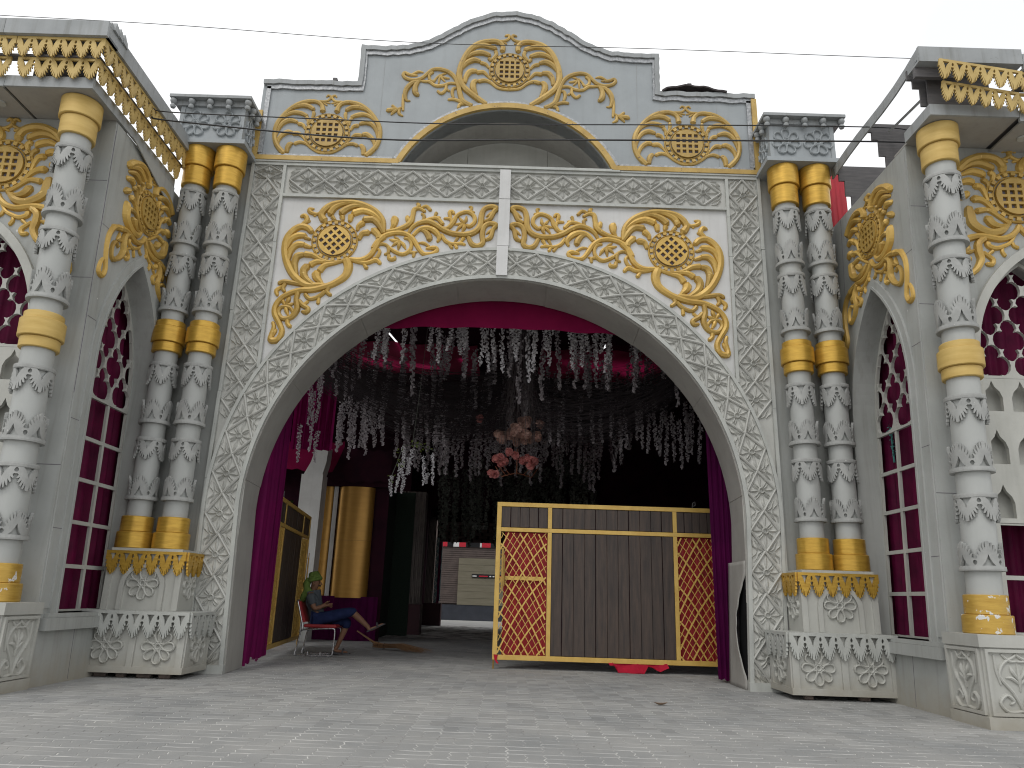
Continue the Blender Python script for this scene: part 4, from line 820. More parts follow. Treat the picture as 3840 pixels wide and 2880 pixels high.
# ================================================================== ground and paving
def sheet(name, x0, x1, y0, y1, z, mat, kind='structure'):
    mb = MB(); mb.quad((x0, y0, z), (x1, y0, z), (x1, y1, z), (x0, y1, z)); return tag(obj(name, mb, mat), kind=kind)
sheet('ground', -150, 150, -120, 200, -0.016, 'concrete_ground')
PV = sheet('pavement', -9, 9, -9, 17.6, -0.0024, 'joint_sand')
sheet('courtyard', -14, 14, 17.7, 40, -0.006, 'court_floor')
CELL = 0.25; JX, JY = 0.0022, 0.0075
def zig(v): return 0.011 * (lambda p: (p / .28 if p < .28 else 1 - (p - .28) / .22 if p < .5 else -(p - .5) / .28 if p < .78 else -1 + (p - .78) / .22))((v / 0.125) % 1.0)
def wav(u): return 0.0035 * sin(2 * pi * u / 0.25 + .6) + 0.0015 * sin(2 * pi * u / 0.125)
def paver_loop(x0, x1, y0, y1, ix, iy):
    P = []; vs = [0, .28, .5, .78, 1]
    def ys(a, b):
        n = round((b - a) / .125); return [a + .125 * k + .125 * q for k in range(n) for q in vs[:-1]] + [b]
    def xs(a, b): n = round((b - a) / .0625); return [a + .0625 * k for k in range(n)] + [b]
    for x in xs(x0, x1)[:-1]: P.append((x + zig(y0) + (ix if x == x0 else 0), y0 + wav(x) + iy))
    for y in ys(y0, y1)[:-1]: P.append((x1 + zig(y) - ix, y + wav(x1) + (iy if y == y0 else 0)))
    for x in xs(x0, x1)[::-1][:-1]: P.append((x + zig(y1) - (ix if x == x1 else 0), y1 + wav(x) - iy))
    for y in ys(y0, y1)[::-1][:-1]: P.append((x0 + zig(y) + ix, y + wav(x0) - (iy if y == y1 else 0)))
    return P
def paver_geo(x0, x1, y0, y1):
    a = paver_loop(x0, x1, y0, y1, JX, JY); b = paver_loop(x0, x1, y0, y1, JX + .003, JY + .003); n = len(a)
    v = [(x, y, -0.008) for x, y in a] + [(x, y, -0.0025) for x, y in a] + [(x, y, 0.0) for x, y in b]
    f = [(k, (k + 1) % n, n + (k + 1) % n, n + k) for k in range(n)] + [(n + k, n + (k + 1) % n, 2 * n + (k + 1) % n, 2 * n + k) for k in range(n)] + [tuple(2 * n + k for k in range(n))]
    return v, f
SHAPES = {}
for nm, r in (('H0', (0, .25, 0, .125)), ('H1', (0, .25, .125, .25)), ('V0', (0, .125, 0, .25)), ('V1', (.125, .25, 0, .25))):
    mb = MB(); mb.v, mb.f = paver_geo(*r); SHAPES[nm] = (mb, mesh('paver', mb, 'paver'))
pl = []
prn = random.Random(3)
for i in range(-30, 31):
    for j in range(-34, 36):
        x, y = i * CELL, j * CELL
        if y > 2 and abs(x) > 4.6: continue
        if y < -6.2: continue
        kinds = ('H0', 'H1') if (i + j) % 2 == 0 else ('V0', 'V1')
        for k in kinds: pl.append((x + prn.uniform(-.0015, .0015), y, prn.uniform(-.0006, .0010), k))
def in_view(x, y):
    d = Vector((x + .1, y + .1, 0)) - CAM; zc = d.dot(_f)
    if zc < .5: return None
    u = d.dot(_r2) / zc * 2750 / 1920; v = d.dot(_u2) / zc * 2750 / 1440
    return zc if abs(u) < 1.02 and abs(v) < 1.02 else None
vis = sorted([(in_view(p[0], p[1]), p) for p in pl if in_view(p[0], p[1])], key=lambda t: t[0])
near = set(id(p) for _, p in vis[:300]); far = MB()
for p in pl:
    tx, ty = prn.uniform(-.003, .003), prn.uniform(-.003, .003)
    if id(p) in near:
        o = link('paver', SHAPES[p[3]][1], PV); o.location = p[:3]; o.rotation_euler = (tx, ty, 0)
    else:
        mb = SHAPES[p[3]][0]; i = len(far.v); far.v += [(x + p[0], y + p[1], z + p[2] + tx * (y - .1) - ty * (x - .1)) for x, y, z in mb.v]; far.f += [tuple(q + i for q in f) for f in mb.f]
tag(obj('pavers', far, 'paver', PV), kind='stuff')

# ================================================================== gate leaves
mk('gate_red', (0.36, 0.016, 0.022), (0.24, 0.010, 0.02), 4, 0.7, stretch=(3, 3, 1))
def gate():
    GY = 1.8
    t = thing('gate_leaf', 'gold-framed gate leaf of dark planks and red-backed lattice closing the right half', 'gate', (3.43, GY, 0.0), 'gate leaves of the arch')
    def bar(nm, x0, x1, z0, z1, y0=-.025, y1=.025, mat='gold_gate'): return box(nm, (x0, x1, GY + y0, GY + y1, z0, z1), mat, t, bev=.003)
    bar('frame_rail', .03, 3.46, .126, .195); bar('frame_rail', .03, 3.46, 2.355, 2.42); bar('frame_rail', .101, 3.39, 1.975, 2.035, -.0235, .0235)
    bar('frame_post', .03, .10, .196, 2.354); bar('frame_post', 3.391, 3.46, .196, 2.354)
    for x in (.815, 2.735): bar('frame_post', x, x + .062, .196, 1.974, -.022, .022); bar('frame_post', x, x + .062, 2.036, 2.354, -.022, .022)
    box('plank_backing', (.10, 3.39, GY + .016, GY + .02, 2.03, 2.355), 'canopy_dark', t); box('plank_backing', (.877, 2.735, GY + .016, GY + .02, .196, 1.975), 'canopy_dark', t)
    def planks(x0, x1, z0, z1, n):
        w = (x1 - x0) / n
        for k in range(n):
            bx = (x0 + w * k + .0025, x0 + w * (k + 1) - .0025 - (.006 if k % 3 == 0 else 0), GY - .012 + prn.uniform(-.003, .003), GY + .014, z0 + .002, z1 - .002)
            box('plank', bx, 'wood_plank', t, bev=.003)
    planks(.101, .814, 2.04, 2.352, 5); planks(.878, 2.734, 2.04, 2.352, 11); planks(2.798, 3.39, 2.04, 2.352, 5); planks(.878, 2.734, .198, 1.972, 11)
    for (xa, xb) in ((.101, .814), (2.798, 3.39)):
        xm = (xa + xb) / 2; za, zb = .197, 1.973
        for sg in (-1, 1):
            for k in range(-6, 17):
                z0 = za + (k - 3) * .165; thick = k % 3 == 0; P = []
                for q in range(61):
                    u = -0.36 + .72 * q / 60; x = xm + sg * u; z = z0 + 2.25 * (u + .36) - 0.95 * (u + .36) ** 2
                    if xa <= x <= xb and za <= z <= zb: P.append((x, z))
                if len(P) < 3: continue
                w = .021 if thick else .009
                if sg > 0: P = P[::1]
                mb = MB(); mb.ribbon([(p[0], p[1] - w / 2) for p in P], w, lambda u, v, d: (u, GY - d, v), .012 + (.004 if sg > 0 else 0) + (.004 if thick else 0), .002 if not thick else .0)
                obj('lattice_bar', mb, 'gold_gate', t)
        if xa < 1: box('lattice_rail', (xa + .05, xb - .06, GY - .002, GY + .004, 1.26, 1.315), 'gold_gate', t)
        c = MB(); pleats(c, (xa + (.06 if xa < 1 else 0), GY + .055), (xb, GY + .05), za - .01, zb, .012, 5, nz=4, seed=5); o = obj('red_backing', c, 'gate_red', t, smooth=True)
    mb = MB(); mb.tube([(.115, GY - .03, 1.62), (.165, GY - .07, 1.62), (.165, GY - .07, 1.17), (.115, GY - .03, 1.17)], .014, 8); obj('handle', mb, 'gold_handle', t)
    box('handle_plate', (.125, .15, GY - .075, GY - .06, 1.10, 1.72), 'gold_handle', t)
    mb = MB().tube([(.05, GY, .13), (.05, GY, .0)], .012, 8); obj('drop_bolt', mb, 'gold_handle', t)
    mb = MB().tube([(3.05, GY, 2.43), (3.06, GY, 2.50), (3.09, GY - .01, 2.52), (3.10, GY, 2.47), (3.07, GY, 2.45)], .008, 6); obj('hook', mb, 'raw_board', t)
    return t
g1 = gate()
g2 = dup(g1); g2['label'] = 'gold-framed gate leaf swung open behind the left curtain, seen nearly edge on'
g2.location = (-3.36, 1.80, 0.0); g2.scale = (-1, 1, 1); g2.rotation_euler = (0, 0, radians(96.5))
# torn red cloth caught under the gate
mb = MB(); n = 14
edge_t = [(1.72 + .86 * k / n, .128 + .02 * sin(k)) for k in range(n + 1)]
def low(x):
    if x < 1.80: return .10
    if x < 2.22: return .005 + .004 * sin(x * 30)
    if x < 2.33: return .10
    return .06 + .03 * sin(x * 25)
for k in range(n):
    a, b = edge_t[k], edge_t[k + 1]
    P = []
    for (x, z) in (a, b): P.append([(x, 1.80 + .01 * sin(x * 20), z + .03), (x + .02, 1.77 + .02 * sin(x * 14), (z + low(x)) / 2), (x + .03, 1.72 + .03 * sin(x * 11), low(x))])
    for q in range(2): mb.quad(P[0][q], P[1][q], P[1][q + 1], P[0][q + 1])
tag(obj('torn_cloth', mb, 'red_cloth', smooth=True), 'torn crimson cloth hanging to the paving under the closed gate leaf', 'cloth')
mb = MB(); mb.quad((.05, 1.765, .20), (.115, 1.762, .195), (.10, 1.76, .13), (.07, 1.758, .12)); mb.quad((.07, 1.758, .12), (.10, 1.76, .13), (.13, 1.75, .07), (.10, 1.752, .08))
tag(obj('cloth_knot', mb, 'red_cloth'), 'small dark red rag tied to the bottom corner of the gate', 'rag')

# ================================================================== curtains of the arch
c = MB(); pleats(c, (-3.275, 0.76), (-3.29, 1.76), 0.02, 4.6, 0.035, 5, nz=8, ragged=0.10, seed=21); pleats(c, (-3.9, 0.80), (-3.225, 0.775), 0.02, 4.6, 0.02, 3, nz=8, seed=23)
tag(obj('arch_curtain', c, 'plum_cloth', smooth=True), 'plum curtain hanging along the left jamb behind the arch', 'curtain', 'curtains at the jambs of the arch')
c = MB(); pleats(c, (3.09, 0.90), (3.36, 0.76), 0.02, 4.4, 0.03, 5, nz=8, ragged=0.03, seed=22, taper=-.25)
tag(obj('arch_curtain', c, 'purple_cloth', smooth=True), 'dark purple curtain hanging along the right jamb before the gate', 'curtain', 'curtains at the jambs of the arch')
c = MB(); n = 60
for k in range(n + 1):
    x = -3.0 + 6.0 * k / n
    for j in range(4):
        zb = 4.93 - .045 * (x / 1.6) ** 2 + .008 * sin(x * 9); z = zb + (5.75 - zb) * j / 3
        c.v.append((x, .84 + .02 * sin(x * 7) * (1 - j / 3) + .006 * sin(x * 31), z))
for k in range(n):
    for j in range(3): a = 4 * k + j; c.f.append((a, a + 4, a + 5, a + 1))
tag(obj('valance', c, 'valance_cloth', smooth=True), 'broad crimson cloth valance stretched under the crown of the arch', 'valance')

# ================================================================== marquee behind the gateway
ZR = 6.3
CAN = thing('marquee', 'dark cloth marquee roof and walls over the passage behind the arch', 'marquee', (0, 8, 0))
holes = [[(-2.46, 4.75), (-2.40, 4.75), (-2.22, 5.95), (-2.27, 5.98)], [(-3.5, 6.1), (-2.4, 6.4), (-1.45, 6.78), (-1.45, 6.95), (-2.2, 6.92), (-3.4, 6.85)], [(-3.3, 7.42), (-2.6, 7.46), (-2.65, 7.60), (-3.25, 7.66)],
         [(-1.08, 6.2), (-.86, 6.35), (-1.0, 6.6)], [(2.19, 5.45), (2.26, 5.47), (2.24, 5.7), (2.19, 5.85)], [(1.2, 6.2), (2.2, 6.12), (3.2, 6.0), (3.5, 6.4), (3.1, 7.2), (2.5, 6.5), (1.3, 6.3)], [(1.22, 6.72), (1.95, 6.85), (1.3, 6.84)]]
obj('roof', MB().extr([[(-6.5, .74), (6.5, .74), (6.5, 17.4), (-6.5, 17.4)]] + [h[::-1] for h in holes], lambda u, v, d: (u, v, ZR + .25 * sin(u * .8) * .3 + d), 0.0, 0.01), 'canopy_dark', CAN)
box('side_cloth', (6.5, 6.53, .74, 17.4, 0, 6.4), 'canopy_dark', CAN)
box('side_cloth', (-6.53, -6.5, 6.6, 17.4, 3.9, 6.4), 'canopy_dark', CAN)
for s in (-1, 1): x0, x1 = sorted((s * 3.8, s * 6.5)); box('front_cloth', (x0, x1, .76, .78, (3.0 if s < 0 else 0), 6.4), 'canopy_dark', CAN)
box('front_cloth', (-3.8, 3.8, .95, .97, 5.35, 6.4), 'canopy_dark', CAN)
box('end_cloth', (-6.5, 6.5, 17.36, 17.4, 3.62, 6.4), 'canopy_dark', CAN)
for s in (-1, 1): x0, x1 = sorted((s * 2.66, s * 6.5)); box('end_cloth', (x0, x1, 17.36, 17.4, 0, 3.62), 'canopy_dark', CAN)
def cloth(name, label, pts4, mat, sagz=.15, n=12, m=6, group=None):
    """sagging sheet over four corners"""
    A, B, C, D = [Vector(p) for p in pts4]; mb = MB()
    for i in range(n + 1):
        for j in range(m + 1):
            u, v = i / n, j / m; p = (A * (1 - u) + B * u) * (1 - v) + (D * (1 - u) + C * u) * v
            p.z -= sagz * sin(pi * u) * (0.4 + .6 * sin(pi * v)) + .03 * sin(u * 23 + v * 5); mb.v.append(tuple(p))
    for i in range(n):
        for j in range(m): a = i * (m + 1) + j; mb.f.append((a, a + m + 1, a + m + 2, a + 1))
    o = obj(name, mb, mat, smooth=True); return tag(o, label, 'cloth', group)
cloth('roof_cloth', 'red translucent roof cloth glowing where daylight falls through, left of the chandelier', ((-4.2, 5.1, 6.24), (-0.6, 5.5, 6.24), (-0.6, 7.6, 6.2), (-4.2, 7.25, 6.2)), 'red_roof_cloth', .10, group='translucent roof cloths')
cloth('roof_cloth', 'red translucent roof cloth glowing where daylight falls through, right of the chandelier', ((.8, 5.55, 6.24), (4.1, 5.3, 6.24), (4.1, 7.9, 6.2), (.8, 7.4, 6.2)), 'red_roof_cloth', .10, group='translucent roof cloths')
c = MB(); pleats(c, (-4.25, 5.0), (-3.42, 5.05), 3.75, 5.6, .05, 6, nz=6, seed=33)
tag(obj('satin_drape', c, 'magenta_cloth', smooth=True), 'shiny magenta satin drape hanging high on the left behind the arch', 'curtain')
cloth('swag_cloth', 'dark maroon cloth swag above the white pillar', ((-5.0, 6.9, 4.3), (-3.6, 6.9, 4.3), (-3.6, 7.0, 3.6), (-5.0, 7.0, 3.7)), 'valance_cloth', .08, group='maroon swags')
cloth('swag_cloth', 'dark maroon cloth swag above the gold panels', ((-3.6, 6.9, 4.2), (-2.5, 6.9, 4.15), (-2.5, 7.0, 3.45), (-3.9, 7.0, 3.45)), 'canopy_dark', .1, group='maroon swags')
# nets: bundles of fine strings sagging from the eaves to the chandelier
def net(s, label):
    mb = MB(); rnd = random.Random(40 + s)
    for k in range(420):
        y0 = 2.2 + 3.6 * rnd.random(); x0 = s * (3.75 + .25 * rnd.random()); z0 = 5.1 + .75 * rnd.random(); y1 = 3.6 + .9 * (y0 - 2.2) / 3.6; x1 = .35 + s * .25; z1 = 4.0 + 1.2 * rnd.random(); sg = .25 + .65 * rnd.random()
        P = []
        for q in range(9):
            t = q / 8; P.append((x0 + (x1 - x0) * t, y0 + (y1 - y0) * t + .03 * sin(9 * t + k), z0 + (z1 - z0) * t - sg * sin(pi * t) * .9))
        mb.tube(P, .0032, 3)
    return tag(obj('ceiling_net', mb, 'net_dark'), label, 'net', 'string nets under the roof')
net(-1, 'dark string net sagging from the left eaves to the chandelier'); net(1, 'dark string net sagging from the right eaves to the chandelier')
# dark backdrops deep inside
BK = thing('passage_screen', 'black cloth screens closing the sides of the dark passage behind the gate', 'screen', (0, 11.5, 0))
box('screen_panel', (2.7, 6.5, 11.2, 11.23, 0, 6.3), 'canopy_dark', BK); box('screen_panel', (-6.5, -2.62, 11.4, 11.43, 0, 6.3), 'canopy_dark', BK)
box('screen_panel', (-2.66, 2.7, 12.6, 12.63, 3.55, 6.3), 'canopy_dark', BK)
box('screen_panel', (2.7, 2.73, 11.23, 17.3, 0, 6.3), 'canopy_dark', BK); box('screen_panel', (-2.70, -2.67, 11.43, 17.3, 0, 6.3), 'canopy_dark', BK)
# wisteria garlands
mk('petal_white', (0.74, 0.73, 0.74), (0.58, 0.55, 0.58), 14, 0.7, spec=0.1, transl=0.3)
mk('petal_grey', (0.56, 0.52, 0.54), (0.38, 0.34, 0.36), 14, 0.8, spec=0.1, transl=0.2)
mk('petal_pink', (0.75, 0.33, 0.30), (0.62, 0.24, 0.24), 10, 0.7, spec=0.1, transl=0.3)
mk('petal_peach', (0.70, 0.48, 0.40), (0.55, 0.34, 0.30), 10, 0.7, spec=0.1, transl=0.3)
mk('leaf_green', (0.16, 0.20, 0.035), (0.10, 0.15, 0.03), 10, 0.6, transl=0.3)
mk('dark_leaf', (0.12, 0.125, 0.105), (0.07, 0.08, 0.065), 10, 0.8)
def strand(L, seed, mat, w=.035, dens=70, curve=.03, size=.02):
    rnd = random.Random(seed); mb = MB(); n = int(L * dens); ph = rnd.uniform(0, 6)
    for k in range(n):
        t = (k + rnd.random()) / n; r = w * (0.35 + .65 * (1 - t) ** .5) * rnd.uniform(.4, 1); a = rnd.uniform(0, 2 * pi)
        c = Vector((curve * sin(t * 3 + ph) + r * cos(a), curve * cos(t * 2 + ph) + r * sin(a), -L * t))
        nrm = Vector((rnd.uniform(-1, 1), rnd.uniform(-1, 1), rnd.uniform(-.6, .6))).normalized(); u = nrm.orthogonal().normalized(); v = nrm.cross(u); s = size * rnd.uniform(.7, 1.3)
        tip = .4 * s * nrm
        i = len(mb.v); mb.v += [tuple(c + u * s), tuple(c + v * s * .8 + tip), tuple(c - u * s), tuple(c - v * s * .8 + tip), tuple(c + tip * .0)]
        mb.f += [(i, i + 1, i + 4), (i + 1, i + 2, i + 4), (i + 2, i + 3, i + 4), (i + 3, i, i + 4)]
    mb.tube([(curve * sin(ph), curve * cos(ph), .03), (curve * sin(3 * .5 + ph), curve * cos(1 + ph), -L * .5), (curve * sin(3 + ph), curve * cos(2 + ph), -L * .96)], .003, 3)
    return mesh('wisteria_garland', mb, mat)
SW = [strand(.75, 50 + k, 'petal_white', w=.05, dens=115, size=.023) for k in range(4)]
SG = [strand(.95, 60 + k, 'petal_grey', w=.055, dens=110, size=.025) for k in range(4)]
SD = [strand(1.8, 70 + k, 'dark_leaf', w=.10, dens=75, size=.04, curve=.06) for k in range(4)]
def hang(meshes, x, y, ztop, L, base, label, group, sxy=1.0):
    o = link('wisteria_garland', prn.choice(meshes)); o.location = (x, y, ztop); o.scale = (sxy, sxy, L / base); o.rotation_euler = (0, 0, prn.uniform(0, 6.28))
    return tag(o, label, 'garland', group)
FT = [(-2.017, 4.588), (-1.88, 4.61), (-1.626, 4.582), (-1.18, 4.78), (-1.031, 4.621), (-0.839, 4.755), (-0.675, 4.779), (-0.558, 4.884), (-0.334, 4.553), (-0.228, 4.502), (-0.112, 4.633), (0.032, 4.484), (0.203, 4.639), (0.46, 4.346), (0.545, 4.494), (0.698, 4.835), (0.811, 4.649), (1.121, 4.534), (1.3, 4.645), (1.399, 4.858), (1.559, 4.591), (1.727, 4.534), (1.788, 4.703), (2.219, 4.781), (0.24, 4.735), (-1.92, 4.75), (-.70, 4.85), (-.62, 4.8), (.50, 4.6), (1.22, 4.8), (1.66, 4.85)]
for k, (x, z) in enumerate(sorted(FT)): hang(SW, x, 1.6 + prn.uniform(-.12, .12), 5.28, 5.28 - z, .75, 'white flower garland below the crimson valance, %s from the left' % ORD[k], 'front row of flower garlands')
LG = [(-3.113, 3.541), (-2.996, 3.586), (-2.826, 3.509), (-2.672, 3.597), (-2.506, 3.561), (-2.375, 3.689), (-2.202, 3.819), (-3.05, 3.66), (-2.75, 3.7), (-2.6, 3.75), (-2.44, 3.8), (-2.9, 3.75), (-2.3, 3.9), (-2.55, 3.65)]
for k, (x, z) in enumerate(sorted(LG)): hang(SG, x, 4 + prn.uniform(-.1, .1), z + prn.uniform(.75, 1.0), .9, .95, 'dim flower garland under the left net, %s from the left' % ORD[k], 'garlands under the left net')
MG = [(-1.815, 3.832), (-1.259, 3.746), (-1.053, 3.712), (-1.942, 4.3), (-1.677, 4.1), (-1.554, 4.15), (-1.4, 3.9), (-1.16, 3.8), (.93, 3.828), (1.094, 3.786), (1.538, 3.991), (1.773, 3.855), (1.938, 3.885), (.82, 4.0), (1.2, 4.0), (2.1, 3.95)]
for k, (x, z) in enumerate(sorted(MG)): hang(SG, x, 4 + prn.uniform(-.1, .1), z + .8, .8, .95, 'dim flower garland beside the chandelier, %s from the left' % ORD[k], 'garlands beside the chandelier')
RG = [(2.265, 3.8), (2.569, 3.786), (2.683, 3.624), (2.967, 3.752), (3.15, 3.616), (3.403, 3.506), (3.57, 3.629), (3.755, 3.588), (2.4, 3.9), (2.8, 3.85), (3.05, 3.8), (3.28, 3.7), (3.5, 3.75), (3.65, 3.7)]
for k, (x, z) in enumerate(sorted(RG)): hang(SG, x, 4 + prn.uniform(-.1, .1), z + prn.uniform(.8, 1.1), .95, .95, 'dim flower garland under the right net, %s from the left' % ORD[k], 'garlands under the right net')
for k, (x, z0, z1) in enumerate(sorted(((-3.339, 3.06, 3.7), (-3.197, 3.247, 4.3), (-3.052, 3.069, 3.6), (-3.25, 3.7, 4.5), (-3.1, 3.75, 4.6)))): hang(SG, x, 2.5, z1, z1 - z0, .95, 'pale flower garland before the satin drape, %s from the left' % ORD[k], 'garlands beside the satin drape', .8)
for k, (x, zt, zb) in enumerate(sorted(((-1.60, 3.39, 2.92), (-1.46, 3.34, 2.92), (-1.65, 3.10, 2.60), (-1.745, 2.88, 2.55), (-1.575, 2.92, 2.60), (-1.245, 3.24, 2.74), (-1.164, 2.95, 2.77), (-1.095, 3.28, 2.74), (-1.52, 3.2, 2.9)))): hang(SW, x, 2.5, zt, zt - zb, .75, 'bright white flower garland on the low branch, %s from the left' % ORD[k], 'bright garlands on the low branch', .75)
mb = MB(); mb.tube([(-1.80, 2.5, 2.75), (-1.68, 2.5, 3.12), (-1.6, 2.5, 3.40), (-1.35, 2.5, 3.42), (-1.05, 2.5, 3.32)], .006, 5); mb.tube([(-1.45, 2.5, 3.43), (-1.4, 2.55, 4.2), (-1.3, 2.6, 6.2)], .004, 4)
br = obj('flower_branch', mb, 'dark_leaf'); tag(br, 'thin leafy branch carrying the bright white garlands left of the gate', 'branch')
lm = MB(); rl = random.Random(9)
for k in range(46):
    a = rl.choice([(-1.75, 2.85), (-1.62, 3.15), (-1.6, 3.35), (-1.4, 3.45), (-1.3, 3.4), (-1.15, 3.35)]); c = Vector((a[0] + rl.uniform(-.07, .07), 2.5 + rl.uniform(-.06, .06), a[1] + rl.uniform(-.09, .07)))
    d = Vector((rl.uniform(-1, 1), rl.uniform(-.5, .5), rl.uniform(-1, .3))).normalized() * .055; q = d.orthogonal().normalized() * .014
    i = len(lm.v); lm.v += [tuple(c), tuple(c + d * .5 + q), tuple(c + d), tuple(c + d * .5 - q)]; lm.f.append((i, i + 1, i + 2, i + 3))
obj('leaves', lm, 'leaf_green', br)['kind'] = 'stuff'
for k in range(84):
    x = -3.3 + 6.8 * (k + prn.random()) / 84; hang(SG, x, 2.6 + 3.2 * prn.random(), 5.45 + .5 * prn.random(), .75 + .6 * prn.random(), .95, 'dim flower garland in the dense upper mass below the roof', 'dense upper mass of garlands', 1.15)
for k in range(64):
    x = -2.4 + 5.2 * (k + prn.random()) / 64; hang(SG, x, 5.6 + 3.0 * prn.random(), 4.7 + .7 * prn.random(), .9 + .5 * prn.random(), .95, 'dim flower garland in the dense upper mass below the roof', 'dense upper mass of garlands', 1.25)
for k in range(48):
    x = -1.75 + 4.3 * (k + prn.random()) / 48; y = 9.5 + 2.4 * prn.random(); zb = 2.35 + .55 * prn.random() + (.3 if x > .6 else 0)
    hang(SD, x, y, zb + 1.75, 1.75, 1.8, 'long dark foliage strand in the curtain of greenery deep inside', 'dark foliage strands deep inside')
# chandelier of strings and blossoms
CH = thing('chandelier', 'tall string chandelier flaring over clusters of peach and pink blossoms', 'chandelier', (.35, 4.0, 3.2))
mb = MB()
for k in range(130):
    a = 2 * pi * k / 130 * 7.3; r0 = .10 + .08 * prn.random(); r1 = .30 + .22 * prn.random(); P = []
    for q in range(8):
        t = q / 7; r = r0 + (r1 - r0) * t ** 2.2; P.append((.35 + r * cos(a), 4 + r * sin(a), 6.1 - 1.75 * t - .08 * prn.random() * t))
    mb.tube(P, .0035, 3)
obj('strings', mb, 'bead_string', CH)['kind'] = 'stuff'
mb = MB()
for k in range(34):
    a = prn.uniform(0, 6.28); r = .12 + .28 * prn.random(); mb.tube([(.35 + r * cos(a), 4 + r * sin(a), 4.4), (.35 + r * cos(a), 4 + r * sin(a), 3.5 + .3 * prn.random())], .004, 3)
obj('bead_strings', mb, 'bead_string', CH)['kind'] = 'stuff'
def blossom(seed, mat):
    rnd = random.Random(seed); mb = MB()
    for k in range(26):
        z = rnd.uniform(-.5, 1); a = rnd.uniform(0, 2 * pi); rr = sqrt(max(0, 1 - z * z)); n = Vector((rr * cos(a), rr * sin(a), z * .7)); u = n.orthogonal().normalized(); v = n.cross(u).normalized(); c = n * .062; s = .042
        i = len(mb.v); mb.v += [tuple(c + u * s), tuple(c + (u + v) * s * .7 + n * .012), tuple(c + v * s), tuple(c - u * s), tuple(c - v * s), tuple(c - n * .02)]
        mb.f += [(i, i + 1, i + 5), (i + 1, i + 2, i + 5), (i + 2, i + 3, i + 5), (i + 3, i + 4, i + 5), (i + 4, i, i + 5)]
    return mesh('blossom', mb, mat)
BP = [blossom(k, 'petal_peach') for k in range(3)]; BK_ = [blossom(10 + k, 'petal_pink') for k in range(3)]
for k in range(34):
    a = prn.uniform(0, 6.28); r = .42 * sqrt(prn.random()); o = link('blossom', prn.choice(BP), CH); o.location = (.35 + r * cos(a), 4 + r * sin(a) * .8, prn.choice((4.28, 4.12, 3.98, 3.92)) + prn.uniform(-.05, .05)); o.rotation_euler = (prn.random() * 3, prn.random() * 3, 0); o.scale = (1.15,) * 3
for (x, z) in ((-.06, 3.46), (.02, 3.50), (.10, 3.43), (.18, 3.60), (.30, 3.55), (.44, 3.47), (.52, 3.50), (.60, 3.45), (.66, 3.47), (.58, 3.36), (-.40, 4.23), (-.06, 3.17), (-.14, 3.20), (.03, 3.40)):
    o = link('blossom', prn.choice(BK_), CH); o.location = (x, 3.85 + prn.uniform(-.1, .15), z); o.rotation_euler = (prn.random() * 3, prn.random() * 3, 0); o.scale = (1.1,) * 3
mb = MB()
for sg in (-1, 1):
    for k in range(3): mb.tube([(.33, 4, 3.25), (.33 + sg * (.12 + .08 * k), 3.95, 3.2 - .02 * k), (.33 + sg * (.26 + .07 * k), 3.9, 3.34)], .006, 5)
mb.tube([(.33, 4, 3.7), (.33, 4, 3.22)], .01, 6); mk('copper', (.35, .13, .07), None, 5, .4, metal=.6); obj('copper_arms', mb, 'copper', CH)
# ================================================================== left side of the passage
mk('white_plaster', (0.62, 0.62, 0.60), (0.52, 0.52, 0.50), 2, 0.8, bump=.002, streak=.3)
mk('gold_satin', (0.46, 0.25, 0.055), (0.41, 0.215, 0.045), 3, 0.36, metal=0.5, stretch=(1, 1, 6))
mk('turf_dark', (0.022, 0.040, 0.026), (0.012, 0.022, 0.016), 30, 0.95, bump=.01, bscale=80)
mk('slat_wood', (0.16, 0.135, 0.12), (0.09, 0.075, 0.07), 4, 0.8, stretch=(4, 4, 1), bump=.002)
mk('maroon_base', (0.05, 0.012, 0.018), None, 4, 0.7)
mk('brick_dark', (0.17, 0.11, 0.10), (0.11, 0.075, 0.075), 6, 0.85, bump=.004)
mk('louvre', (0.12, 0.09, 0.08), (0.085, 0.065, 0.06), 4, 0.6)
mk('beige_plank', (0.20, 0.18, 0.13), (0.16, 0.145, 0.10), 3, 0.6, stretch=(.5, 1, 4))
mk('base_slate', (0.045, 0.05, 0.065), (0.03, 0.034, 0.045), 3, 0.4)
mk('signal_red', (0.55, 0.02, 0.04), None, 4, 0.5); mk('black_gloss', (0.02, 0.02, 0.022), None, 4, 0.3); mk('white_gloss', (0.75, 0.75, 0.75), None, 4, 0.4)
wp = thing('white_pillar', 'white plaster pillar with flared top behind the seated man', 'pillar', (-4.1, 6.6, 0))
box('shaft', (-4.37, -3.90, 6.42, 6.85, 0.0, 3.47), 'white_plaster', wp)
obj('flared_top', MB().extr([[(-4.33, 3.473), (-3.92, 3.473), (-3.86, 3.75), (-3.84, 4.1), (-4.12, 4.1), (-4.2, 3.75)]], onY(6.62), .18, -.2), 'white_plaster', wp)
gp = thing('gold_panel', 'pair of bowed gold satin panels over a purple skirt behind the seated man', 'panel', (-3.4, 7.2, 0))
for xa, xb in ((-4.12, -3.80), (-3.69, -2.87)):
    for za, zb in ((.89, 2.12), (2.124, 3.32)):
        P = arc((xa + xb) / 2, 7.25, (xb - xa) / 2, pi, 2 * pi, 18); mb = MB(); mb.ribbon([(x, 7.25 + (y - 7.25) * .45) for x, y in P], .01, lambda u, v, d: (u, v, d), za, zb); obj('gold_sheet', mb, 'gold_satin', gp, smooth=40)
box('white_strip', (-3.79, -3.70, 7.16, 7.20, .87, 3.32), 'white_plaster', gp)
c = MB(); pleats(c, (-4.3, 7.12), (-2.6, 7.12), .01, .92, .02, 10, nz=3, seed=3); obj('skirt', c, 'purple_cloth', gp, smooth=True)
